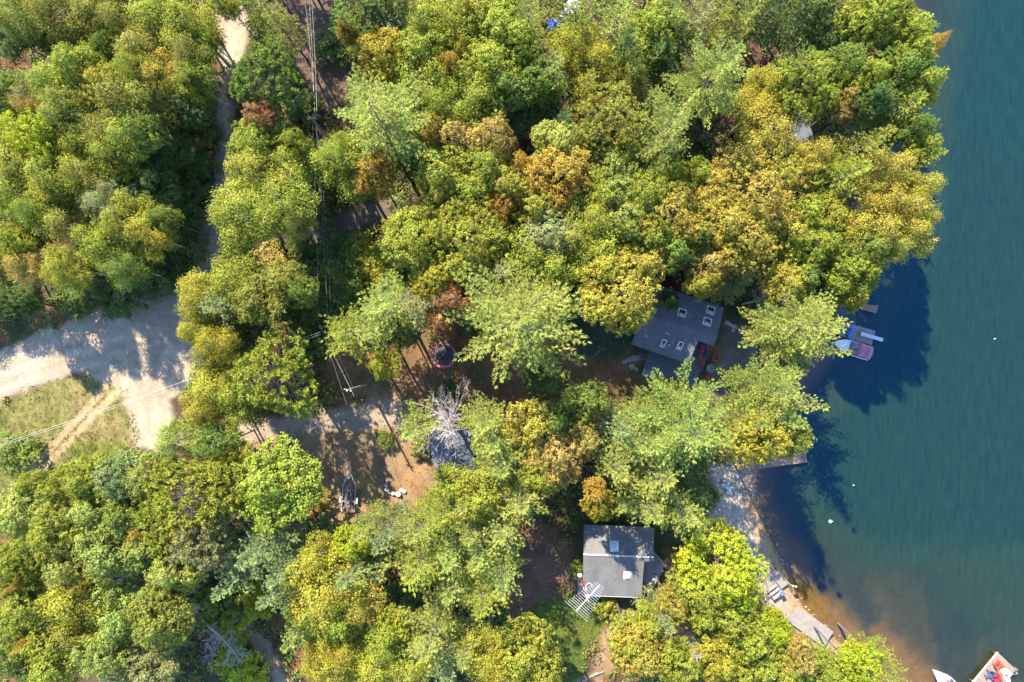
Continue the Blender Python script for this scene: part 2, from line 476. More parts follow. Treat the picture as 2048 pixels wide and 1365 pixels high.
col = blend(col, bed * weed * 0.92, (0.042, 0.044, 0.026), jit)
north = bed * sstep(3.0, 9.0, gy + 2)                                                     # bed coloured darker off the wooded bank
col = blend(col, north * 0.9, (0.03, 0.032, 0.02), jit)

col *= ALB

def ground_material():
    m, nt, out = new_mat('earth')
    a = N(nt, 'ShaderNodeAttribute', attribute_type='GEOMETRY', attribute_name='ground_colour')
    b = nt.nodes.new('ShaderNodeBsdfPrincipled')
    nz = noise(nt, 5.0, 4, 0.65); nz2 = noise(nt, 16.0, 2, 0.6)
    c1 = mixcol(nt, 1.0, a.outputs['Color'], mixcol(nt, ramp(nt, nz, 0.3, 0.7), (0.84, 0.84, 0.84), (1.14, 1.14, 1.14)), 'MULTIPLY')
    nz3 = noise(nt, 1.7, 5, 0.7)
    c1 = mixcol(nt, 1.0, c1, mixcol(nt, ramp(nt, nz3, 0.32, 0.68), (0.80, 0.79, 0.77), (1.18, 1.18, 1.18)), 'MULTIPLY')
    c2 = mixcol(nt, 1.0, c1, mixcol(nt, ramp(nt, nz2, 0.32, 0.68), (0.76, 0.75, 0.74), (1.2, 1.2, 1.2)), 'MULTIPLY')
    nt.links.new(c2, b.inputs['Base Color'])
    b.inputs['Roughness'].default_value = 0.95; b.inputs['Specular IOR Level'].default_value = 0.15
    bp = nt.nodes.new('ShaderNodeBump'); bp.inputs['Strength'].default_value = 0.35; bp.inputs['Distance'].default_value = 0.06
    nt.links.new(nz2, bp.inputs['Height']); nt.links.new(bp.outputs[0], b.inputs['Normal'])
    nt.links.new(b.outputs[0], out.inputs['Surface'])
    return m
M['earth'] = ground_material()

ny, nx = gx.shape
idx = np.arange(ny * nx).reshape(ny, nx)
quads = np.stack([idx[:-1, :-1], idx[:-1, 1:], idx[1:, 1:], idx[1:, :-1]], -1).reshape(-1, 4)
def fc(a): return (a[:-1, :-1] + a[1:, 1:] + a[:-1, 1:] + a[1:, :-1]).reshape(-1) / 4
cls = np.zeros(len(quads), int)
for k, mm in ((7, m_foot), (8, m_track), (2, m_clear), (3, m_lawn), (4, m_meadow), (5, m_drive), (6, m_beach), (1, m_road)):
    cls[fc(mm) > 0.5] = k
cls[fc(g_s) < 0] = 9
VX = np.stack([gx, gy, gz], -1).reshape(-1, 3)
VC = np.concatenate([col, np.ones(gx.shape + (1,))], -1).reshape(-1, 4)
NAMES = {0: 'forest_floor', 1: 'sand_road', 2: 'dry_grass_clearing', 3: 'lawn', 4: 'meadow', 5: 'gravel_driveway', 6: 'beach', 7: 'dirt_footpath', 8: 'forest_track', 9: 'lakebed'}
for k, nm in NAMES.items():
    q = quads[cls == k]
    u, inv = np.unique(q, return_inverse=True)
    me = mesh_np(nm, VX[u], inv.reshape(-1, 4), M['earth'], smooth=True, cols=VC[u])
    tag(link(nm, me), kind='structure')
# the land goes on to the horizon around the detailed ground
far = [(-3000, -3000, 0.9), (-84, -60, 0.95), (-3000, 3000, 0.9), (-84, 60, 0.95), (46, 60, 0.95), (46, 3000, 0.9), (42, -60, 0.95), (42, -3000, 0.9)]
me = bpy.data.meshes.new('far_ground')
me.from_pydata(far, [], [(0, 1, 3, 2), (2, 3, 4, 5), (0, 7, 6, 1)])
a = me.attributes.new('ground_colour', 'FLOAT_COLOR', 'POINT')
for i in range(len(far)): a.data[i].color = (0.05, 0.07, 0.022, 1)
me.materials.append(M['earth'])
tag(link('ground', me), kind='structure')

# ---- lake
def water_material():
    m, nt, out = new_mat('lake_water')
    dp = N(nt, 'ShaderNodeAttribute', attribute_type='GEOMETRY', attribute_name='depth')
    mul = N(nt, 'ShaderNodeMath', operation='MULTIPLY'); nt.links.new(dp.outputs['Fac'], mul.inputs[0]); mul.inputs[1].default_value = -0.8
    ex = N(nt, 'ShaderNodeMath', operation='EXPONENT'); nt.links.new(mul.outputs[0], ex.inputs[0])
    inv = N(nt, 'ShaderNodeMath', operation='SUBTRACT'); inv.inputs[0].default_value = 1.0; nt.links.new(ex.outputs[0], inv.inputs[1])
    tr = nt.nodes.new('ShaderNodeBsdfTransparent'); tr.inputs['Color'].default_value = (0.86, 0.84, 0.74, 1)
    df = nt.nodes.new('ShaderNodeBsdfDiffuse')
    big = noise(nt, 0.05, 3, 0.5)
    green = mixcol(nt, ramp(nt, big, 0.35, 0.65), (0.0155, 0.0275, 0.0090), (0.0105, 0.0245, 0.0100))
    deep = mixcol(nt, ramp(nt, dp.outputs['Fac'], 1.5, 4.0), green, (0.0062, 0.0190, 0.0098))
    streak = noise(nt, 0.9, 4, 0.6, stretch=(2.2, 0.4, 1))  # faint ripple streaks painted into the diffuse water colour
    deep = mixcol(nt, 1.0, deep, mixcol(nt, ramp(nt, streak, 0.3, 0.7), (0.78, 0.81, 0.84), (1.22, 1.19, 1.16)), 'MULTIPLY')
    nt.links.new(deep, df.inputs['Color'])
    mx = nt.nodes.new('ShaderNodeMixShader')
    nt.links.new(inv.outputs[0], mx.inputs['Fac']); nt.links.new(tr.outputs[0], mx.inputs[1]); nt.links.new(df.outputs[0], mx.inputs[2])
    gl = nt.nodes.new('ShaderNodeBsdfGlossy'); gl.inputs['Roughness'].default_value = 0.06
    gl.inputs['Color'].default_value = (0.04, 0.32, 0.78, 1)
    rip = noise(nt, 1.0, 3, 0.55, stretch=(2.6, 0.55, 1))
    rip2 = noise(nt, 0.3, 2, 0.5, stretch=(1.4, 0.7, 1))
    add = N(nt, 'ShaderNodeMath', operation='ADD'); nt.links.new(rip, add.inputs[0]); nt.links.new(rip2, add.inputs[1])
    bp = nt.nodes.new('ShaderNodeBump'); bp.inputs['Strength'].default_value = 0.35; bp.inputs['Distance'].default_value = 0.05
    nt.links.new(add.outputs[0], bp.inputs['Height'])
    nt.links.new(bp.outputs[0], gl.inputs['Normal']); nt.links.new(bp.outputs[0], df.inputs['Normal'])
    # Schlick reflectance, the same from both sides so that sunlight reaches the bed
    lw = nt.nodes.new('ShaderNodeLayerWeight'); lw.inputs['Blend'].default_value = 0.5
    pw = N(nt, 'ShaderNodeMath', operation='POWER'); nt.links.new(lw.outputs['Facing'], pw.inputs[0]); pw.inputs[1].default_value = 5.0
    fr = N(nt, 'ShaderNodeMath', operation='MULTIPLY_ADD'); nt.links.new(pw.outputs[0], fr.inputs[0]); fr.inputs[1].default_value = 0.94; fr.inputs[2].default_value = 0.058
    m2 = nt.nodes.new('ShaderNodeMixShader')
    nt.links.new(fr.outputs[0], m2.inputs['Fac']); nt.links.new(mx.outputs[0], m2.inputs[1]); nt.links.new(gl.outputs[0], m2.inputs[2])
    nt.links.new(m2.outputs[0], out.inputs['Surface'])
    return m
M['water'] = water_material()
wx, wy = np.meshgrid(np.arange(28.0, 90.1, 0.6), np.arange(-60.0, 60.1, 0.6))
wz, ws = land_h(wx, wy)
# clouded patches of weed darken the water over the shelf
dep = np.maximum(-wz, 0.0)
keepv = ws < 1.5
wi = np.arange(wx.size).reshape(wx.shape)
wq = np.stack([wi[:-1, :-1], wi[:-1, 1:], wi[1:, 1:], wi[1:, :-1]], -1).reshape(-1, 4)
wq = wq[keepv.reshape(-1)[wq].any(1)]
u, inv = np.unique(wq, return_inverse=True)
WV = np.stack([wx, wy, np.zeros_like(wx)], -1).reshape(-1, 3)
me = mesh_np('lake_water', WV[u], inv.reshape(-1, 4), M['water'], attrs={'depth': ('POINT', dep.reshape(-1)[u])})
tag(link('lake_water', me), kind='structure')
fw = np.array([(90, -60, 0), (3000, -3000, 0), (90, 60, 0), (3000, 3000, 0), (42, -60, 0), (42, -3000, 0), (46, 60, 0), (46, 3000, 0)], float)
me = mesh_np('far_lake_water', fw, np.array([(0, 1, 3, 2), (4, 5, 1, 0), (2, 3, 7, 6)]), M['water'], attrs={'depth': ('POINT', np.full(8, 5.0))})
tag(link('lake_water', me), kind='structure')
# ------------------------------------------------------------------ foliage
def leaf_material(name, accent, trans=0.3, rough=0.6):
    m, nt, out = new_mat(name)
    oi = nt.nodes.new('ShaderNodeObjectInfo')
    at = N(nt, 'ShaderNodeAttribute', attribute_type='GEOMETRY', attribute_name='tint')
    nz = noise(nt, 0.55, 3, 0.6)
    # autumn turns a share of the leaves; object alpha says how many
    thr = N(nt, 'ShaderNodeMath', operation='MULTIPLY_ADD')
    nt.links.new(nz, thr.inputs[0]); thr.inputs[1].default_value = 0.9
    nt.links.new(at.outputs['Fac'], thr.inputs[2])
    sub = N(nt, 'ShaderNodeMath', operation='SUBTRACT'); nt.links.new(thr.outputs[0], sub.inputs[0])
    mr = nt.nodes.new('ShaderNodeMapRange'); nt.links.new(oi.outputs['Alpha'], mr.inputs['Value'])
    mr.inputs['To Min'].default_value = 1.5; mr.inputs['To Max'].default_value = 0.35
    nt.links.new(mr.outputs[0], sub.inputs[1])
    fac = ramp(nt, sub.outputs[0], 0.0, 0.3)
    c = mixcol(nt, fac, oi.outputs['Color'], accent)
    br = N(nt, 'ShaderNodeMapRange'); nt.links.new(at.outputs['Fac'], br.inputs['Value'])
    br.inputs['To Min'].default_value = 0.62; br.inputs['To Max'].default_value = 1.38
    vm = N(nt, 'ShaderNodeVectorMath', operation='SCALE'); nt.links.new(c, vm.inputs[0]); nt.links.new(br.outputs[0], vm.inputs['Scale'])
    hs = N(nt, 'ShaderNodeHueSaturation')
    hr = N(nt, 'ShaderNodeMapRange'); nt.links.new(oi.outputs['Random'], hr.inputs['Value'])
    hr.inputs['To Min'].default_value = 0.485; hr.inputs['To Max'].default_value = 0.512
    big = noise(nt, 0.32, 2, 0.5)
    hv = N(nt, 'ShaderNodeMath', operation='ADD'); nt.links.new(hr.outputs[0], hv.inputs[0]); nt.links.new(ramp(nt, big, 0.3, 0.7, -0.022, 0.022), hv.inputs[1])
    nt.links.new(ramp(nt, noise(nt, 0.8, 3, 0.6), 0.3, 0.7, 0.82, 1.16), hs.inputs['Value'])
    nt.links.new(hv.outputs[0], hs.inputs['Hue']); nt.links.new(vm.outputs[0], hs.inputs['Color'])
    b = nt.nodes.new('ShaderNodeBsdfPrincipled')
    nt.links.new(hs.outputs[0], b.inputs['Base Color'])
    b.inputs['Roughness'].default_value = rough; b.inputs['Specular IOR Level'].default_value = 0.12
    t = nt.nodes.new('ShaderNodeBsdfTranslucent'); nt.links.new(hs.outputs[0], t.inputs['Color'])
    mx = nt.nodes.new('ShaderNodeMixShader'); mx.inputs['Fac'].default_value = trans
    nt.links.new(b.outputs[0], mx.inputs[1]); nt.links.new(t.outputs[0], mx.inputs[2])
    nt.links.new(mx.outputs[0], out.inputs['Surface'])
    return m
M['leaf'] = leaf_material('leaf', (0.36, 0.225, 0.04), 0.45)
M['needle'] = leaf_material('needle', (0.28, 0.23, 0.05), 0.42, 0.7)
M['litter_leaf'] = leaf_material('litter_leaf', (0.16, 0.13, 0.02), 0.3)

def unit(a): return a / (np.linalg.norm(a, axis=-1, keepdims=True) + 1e-9)

def leaf_quads(C, U, Nn, L, Wd):
    """diamond leaves, slightly folded: centre, long axis, normal, length, width"""
    U = unit(U); Vv = unit(np.cross(Nn, U)); Nn = np.cross(U, Vv)
    L = np.asarray(L)[:, None]; Wd = np.asarray(Wd)[:, None]
    a = C - U * L / 2; b = C + Vv * Wd / 2 + Nn * Wd * 0.12 - U * L * 0.06; c = C + U * L / 2; d = C - Vv * Wd / 2 + Nn * Wd * 0.12 - U * L * 0.06
    V = np.stack([a, b, c, d], 1).reshape(-1, 3)
    F = np.arange(len(C) * 4).reshape(-1, 4)
    return V, F

class Segs:
    """thin tapered limbs, gathered and turned into prisms in one go"""
    def __init__(self): self.a = []; self.b = []; self.r0 = []; self.r1 = []
    def add(self, p, q, r0, r1): self.a.append(p); self.b.append(q); self.r0.append(r0); self.r1.append(r1)
    def path(self, pts, r0, r1):
        n = len(pts) - 1
        for i in range(n): self.add(pts[i], pts[i + 1], r0 + (r1 - r0) * i / n, r0 + (r1 - r0) * (i + 1) / n)
    def mesh(self, name, mat, k=4):
        A = np.array(self.a, float); B = np.array(self.b, float); r0 = np.array(self.r0)[:, None]; r1 = np.array(self.r1)[:, None]
        d = unit(B - A)
        ref = np.where(np.abs(d[:, 2:3]) > 0.9, np.array([[1.0, 0, 0]]), np.array([[0, 0, 1.0]]))
        u = unit(np.cross(d, ref)); v = np.cross(d, u)
        ring = []
        for base, r in ((A, r0), (B, r1)):
            for i in range(k):
                t = 2 * PI * i / k
                ring.append(base + (u * math.cos(t) + v * math.sin(t)) * r)
        V = np.stack(ring, 1).reshape(-1, 3)
        n = len(A); o = (np.arange(n) * 2 * k)[:, None]
        F = np.concatenate([o + np.array([[i, (i + 1) % k, k + (i + 1) % k, k + i]]) for i in range(k)], 0)
        return mesh_np(name, V, F, mat, smooth=True)

def trunk_path(rng, H, lean=0.02, n=6):
    w = rng.normal(0, lean * H, 2); ph = rng.uniform(0, 6.28)
    return [np.array([w[0] * (i / n) ** 2 + 0.012 * H * math.sin(ph + i), w[1] * (i / n) ** 2 + 0.012 * H * math.cos(ph + i * 1.3), H * i / n]) for i in range(n + 1)]

def axis_at(path, z, H):
    t = min(max(z / H, 0), 0.999) * (len(path) - 1); i = int(t); f = t - i
    return path[i] * (1 - f) + path[i + 1] * f

def make_pine(seed, R, H, whorls=11, per=(5, 7), lo=0.34, droop=0.0, dense=1.0, cone=False, gap=0.28):
    rng = np.random.RandomState(seed)
    sg = Segs(); path = trunk_path(rng, H, 0.015)
    sg.path(path, 0.018 * H, 0.0025 * H)
    C = []; U = []; T = []
    skew = rng.uniform(0, 6.28); sk = rng.uniform(0.1, 0.3)
    for w in range(whorls):
        t = w / (whorls - 1)
        z = H * (lo + (0.985 - lo) * t)
        prof = (1 - t) * 0.98 + 0.04 if cone else (1 - 0.93 * t ** 1.9) * (0.78 + 0.22 * math.sin(PI * min(1, t * 1.6)))
        nb = rng.randint(per[0], per[1] + 1); a0 = rng.uniform(0, 6.28)
        for k in range(nb):
            az = a0 + 2 * PI * k / nb + rng.normal(0, 0.22)
            L = R * prof * rng.uniform(0.68, 1.12) * (1 + sk * math.cos(az - skew))
            if L < 0.25: L = 0.25
            if (not cone) and t < 0.75 and rng.rand() < 0.07: continue
            base = axis_at(path, z, H)
            rise = (0.10 + 0.55 * t * t) * L if not cone else (-0.28 + 0.55 * t) * L
            bend = rng.normal(0, 0.18)
            def pt(s):
                a = az + bend * s
                return base + np.array([math.cos(a) * L * s, math.sin(a) * L * s, rise * s + (0.10 * s * s - droop * s * s) * L])
            sg.path([pt(s) for s in (0, 0.35, 0.7, 0.92)], 0.009 * L + 0.014, 0.006)
            ns = max(3, int(L * 0.82 / gap * dense))
            for s in np.linspace(0.22 - 0.12 * t, 1.0, ns):
                p = pt(s); a = az + bend * s
                bl = (0.23 * L * (1.06 - s) + 0.34 * min(1.0, L / 2)) * rng.uniform(0.75, 1.2)
                for side in ((-1, 1) if s < 0.97 else (0,)):
                    if rng.rand() < 0.10: continue
                    aa = a + side * rng.uniform(0.5, 0.85)
                    d = np.array([math.cos(aa), math.sin(aa), rng.uniform(-0.05, 0.22)])
                    m = max(1, int(bl / 0.26))
                    tc = rng.rand()
                    for q in range(m):
                        c = p + d * bl * (q + 0.6) / m + rng.normal(0, 0.03, 3)
                        for _ in range(9):
                            dd = d + rng.normal(0, 0.5, 3); dd[2] = abs(dd[2]) * 0.7
                            C.append(c + dd * 0.13 + np.array([0, 0, 0.12])); U.append(dd); T.append(0.55 * tc + 0.45 * rng.rand() + 0.1 * (s - 0.6))
    C = np.array(C); U = unit(np.array(U)); n = len(C)
    Nn = unit(np.array([[0, 0, 1.0]]) + rng.normal(0, 0.45, (n, 3)))
    V, F = leaf_quads(C, U, Nn, rng.uniform(0.22, 0.36, n), rng.uniform(0.055, 0.09, n))
    return V, F, np.clip(T, 0, 1), sg

def make_clumped(seed, R, H, lobes=8, clumps=17, leaves=40, leaf=0.30, soft=0.0, depth=0.9, spread=0.56, lobe_r=0.47, clump_r=0.125, shape=0.75, jag=0.0):
    """broadleaf crown: a dome of lobes, each lobe a shell of leaf clumps"""
    rng = np.random.RandomState(seed)
    sg = Segs(); path = trunk_path(rng, H - R * 0.8, 0.02)
    sg.path(path, 0.017 * H + 0.03, 0.006 * H)
    cz = H - R * depth
    cen = [np.array([rng.normal(0, .08) * R, rng.normal(0, .08) * R, cz + R * depth - R * lobe_r * shape])]
    a0 = rng.uniform(0, 6.28)
    for k in range(lobes - 1):
        a = a0 + 2 * PI * k / (lobes - 1) + rng.normal(0, 0.2)
        r = R * spread * rng.uniform(0.78, 1.14)
        cen.append(np.array([math.cos(a) * r, math.sin(a) * r, cz + R * rng.uniform(-0.15, 0.38) * depth]))
    C = []; D = []; T = []
    for li, c in enumerate(cen):
        lr = R * lobe_r * rng.uniform(0.8, 1.15)
        st = axis_at(path, (H - R * 0.8) * rng.uniform(0.55, 0.95), H - R * 0.8)
        mid = (st + c) / 2 + np.array([0, 0, -0.12 * R])
        sg.path([st, mid, c], 0.012 * H * 0.5 + 0.02, 0.02)
        for q in range(clumps):
            z = rng.uniform(-0.35, 1.0); a = rng.uniform(0, 6.28); rr = math.sqrt(max(0, 1 - z * z))
            d = np.array([math.cos(a) * rr, math.sin(a) * rr, z])
            p = c + d * lr * np.array([1, 1, shape]) * rng.uniform(0.72, 1.06) * (1 + jag * rng.normal())
            if q % 2 == 0 and q % 3 == 0 or clumps < 20 and q % 3 == 0: sg.path([c, p], 0.02, 0.008)
            cr = R * clump_r * rng.uniform(0.7, 1.25)
            nl = int(leaves * rng.uniform(0.7, 1.2))
            o = unit(rng.normal(0, 1, (nl, 3))) * (rng.rand(nl, 1) ** 0.45) * (1 + soft * rng.rand(nl, 1))
            C.append(p + o * cr * np.array([1, 1, 0.62]))
            D.append(o * 0.55 + d * 0.35 + np.array([0, 0, 0.55]))
            tc = rng.rand()
            T.append(0.5 * tc + 0.5 * rng.rand(nl))
    C = np.concatenate(C); D = np.concatenate(D); T = np.concatenate(T); n = len(C)
    Nn = unit(D + rng.normal(0, 0.38, (n, 3)))
    U = unit(np.cross(Nn, rng.normal(0, 1, (n, 3))))
    V, F = leaf_quads(C, U, Nn, rng.uniform(0.6, 1.45, n) * leaf, rng.uniform(0.5, 0.95, n) * leaf)
    return V, F, np.clip(T, 0, 1), sg

def make_tufted(seed, R, H, tufts=330):
    """red pine: a round head of needle tufts with grey limbs showing between"""
    rng = np.random.RandomState(seed)
    sg = Segs(); path = trunk_path(rng, H * 0.97, 0.015); sg.path(path, 0.02 * H, 0.006 * H)
    C = []; U = []; T = []
    cz = H - R * 0.95
    for k in range(tufts):
        z = rng.uniform(-0.2, 1.0); a = rng.uniform(0, 6.28); rr = math.sqrt(max(0, 1 - z * z))
        lump = 0.86 + 0.2 * math.sin(a * 3 + seed) * rr
        p = np.array([math.cos(a) * rr * R * lump, math.sin(a) * rr * R * lump, cz + z * R * 0.82]) * 1.0
        f = rng.uniform(0.74, 1.04); p[:2] *= f; p[2] = cz + (p[2] - cz) * f
        b = axis_at(path, max(H * 0.35, p[2] - R * 0.45 * rr - 0.3), H * 0.97)
        mid = b * 0.45 + p * 0.55 + np.array([0, 0, -0.18])
        sg.path([b, mid, p], 0.026, 0.008)
        out = unit(np.array([math.cos(a) * rr, math.sin(a) * rr, 0.55 + 0.6 * z]))
        tc = rng.rand()
        for j in range(3):
            pj = p + (rng.normal(0, 0.16, 3) if j else 0)
            for _ in range(13):
                d = unit(out * 0.75 + rng.normal(0, 0.62, 3))
                C.append(pj + d * 0.17); U.append(d); T.append(0.5 * tc + 0.5 * rng.rand())
    C = np.array(C); U = np.array(U); n = len(C)
    Nn = unit(np.array([[0, 0, 0.8]]) + rng.normal(0, 0.5, (n, 3)))
    V, F = leaf_quads(C, U, Nn, rng.uniform(0.30, 0.44, n), rng.uniform(0.085, 0.13, n))
    return V, F, np.clip(T, 0, 1), sg

def make_bare(seed, R, H, boughs=58):
    """a dead tree: trunk apart from its bare twigs"""
    rng = np.random.RandomState(seed)
    tr = Segs(); tw = Segs(); path = trunk_path(rng, H, 0.02); tr.path(path, 0.02 * H, 0.004 * H)
    def grow(p, d, L, r, lev):
        n = 4; pts = [p]
        for i in range(n):
            d = unit(d + rng.normal(0, 0.12, 3) + np.array([0, 0, 0.05])); p = p + d * L / n; pts.append(p)
        tw.path(pts, r, max(0.012, r * 0.35))
        if lev:
            for i in range(5 if lev == 2 else 4):
                k = rng.randint(1, n + 1)
                dd = unit(d + rng.normal(0, 0.55, 3)); grow(pts[k], dd, L * rng.uniform(0.28, 0.5), max(0.013, r * 0.5), lev - 1)
    for k in range(boughs):
        t = (k + rng.rand()) / boughs; z = H * (0.36 + 0.62 * t); a = rng.uniform(0, 6.28)
        L = R * (1 - 0.72 * t ** 1.5) * rng.uniform(0.6, 1.15)
        grow(axis_at(path, z, H), np.array([math.cos(a), math.sin(a), 0.15 + 0.5 * t]), L, 0.015 + 0.007 * L, 2)
    return tr, tw

LIB = {}
def lib_add(kind, R, H, V, F, T, sg, leafmat, barkmat):
    LIB.setdefault(kind, []).append((R, H, mesh_np('crown', V, F, M[leafmat], attrs={'tint': ('FACE', T)}), sg.mesh('trunk', M[barkmat])))
for s in range(4): lib_add('P', 6.2, 17.0, *make_pine(100 + s, 6.2, 17.0, whorls=13, per=(6, 8)), 'needle', 'bark')
for s in range(5): lib_add('p', 3.4, 14.0, *make_pine(120 + s, 3.4, 14.0, whorls=10, per=(5, 7), gap=0.26), 'needle', 'bark')
for s in range(3): lib_add('S', 2.2, 9.0, *make_pine(140 + s, 2.2, 9.0, whorls=16, per=(6, 8), lo=0.12, cone=True, gap=0.26), 'needle', 'bark')
for s in range(7): lib_add('M', 4.0, 12.0, *make_clumped(200 + s, 4.0, 12.0, lobes=12, clumps=62, leaves=19, leaf=0.21, lobe_r=0.40, clump_r=0.074, soft=0.5, jag=0.16), 'leaf', 'bark')
for s in range(3): lib_add('G', 6.0, 14.0, *make_clumped(220 + s, 6.0, 14.0, lobes=19, clumps=84, leaves=19, leaf=0.22, lobe_r=0.33, clump_r=0.048, soft=0.4, jag=0.16, spread=0.62), 'leaf', 'bark')
for s in range(7): lib_add('B', 3.7, 13.0, *make_clumped(240 + s, 3.7, 13.0, lobes=12, clumps=28, leaves=38, leaf=0.19, soft=0.8, jag=0.15, lobe_r=0.37, clump_r=0.15, depth=1.15, spread=0.6, shape=0.95), 'leaf', 'birch_bark')
for s in range(3): lib_add('R', 4.4, 14.0, *make_tufted(260 + s, 4.4, 14.0), 'needle', 'bark')
for s in range(4): lib_add('U', 2.0, 2.6, *make_clumped(280 + s, 2.0, 2.6, lobes=7, clumps=10, leaves=34, leaf=0.22, lobe_r=0.45, clump_r=0.17, depth=0.7, soft=0.5), 'leaf', 'bark')
BARE = [make_bare(300 + s, 3.2, 12.0) for s in range(2)]
BARE = [(a.mesh('trunk', M['dead_wood'], 6), b.mesh('bare_branches', M['dead_wood'], 3)) for a, b in BARE]

# colour words -> leaf colour, share of turned leaves
HUE = {
    'yg': ('yellow-green', (0.222, 0.245, 0.032), 0.10), 'ol': ('olive', (0.204, 0.208, 0.036), 0.10), 'g': ('green', (0.150, 0.190, 0.034), 0.05),
    'dg': ('dark green', (0.092, 0.138, 0.036), 0.03), 'lg': ('lime green', (0.238, 0.268, 0.056), 0.05), 'bg': ('soft green', (0.195, 0.240, 0.078), 0.03),
    'y': ('yellow', (0.272, 0.248, 0.030), 0.15), 'go': ('gold', (0.285, 0.246, 0.040), 0.16), 'o': ('orange', (0.305, 0.205, 0.036), 0.28),
    'ob': ('orange-brown', (0.280, 0.218, 0.055), 0.26), 'r': ('rust-red', (0.25, 0.120, 0.055), 0.1), 'gr': ('grey-green', (0.245, 0.238, 0.088), 0.06),
    'br': ('bright lime', (0.268, 0.300, 0.020), 0.1), 'pk': ('golden peach', (0.31, 0.245, 0.065), 0.22)}
KIND = {'P': ('pine_tree', 'pine tree'), 'p': ('pine_tree', 'pine tree'), 'S': ('spruce_tree', 'spruce tree'), 'M': ('broadleaf_tree', 'broadleaf tree'), 'G': ('broadleaf_tree', 'broadleaf tree'),
        'B': ('birch_tree', 'birch tree'), 'R': ('red_pine_tree', 'red pine'), 'U': ('shrub', 'shrub'), 'D': ('dead_tree', 'dead tree')}
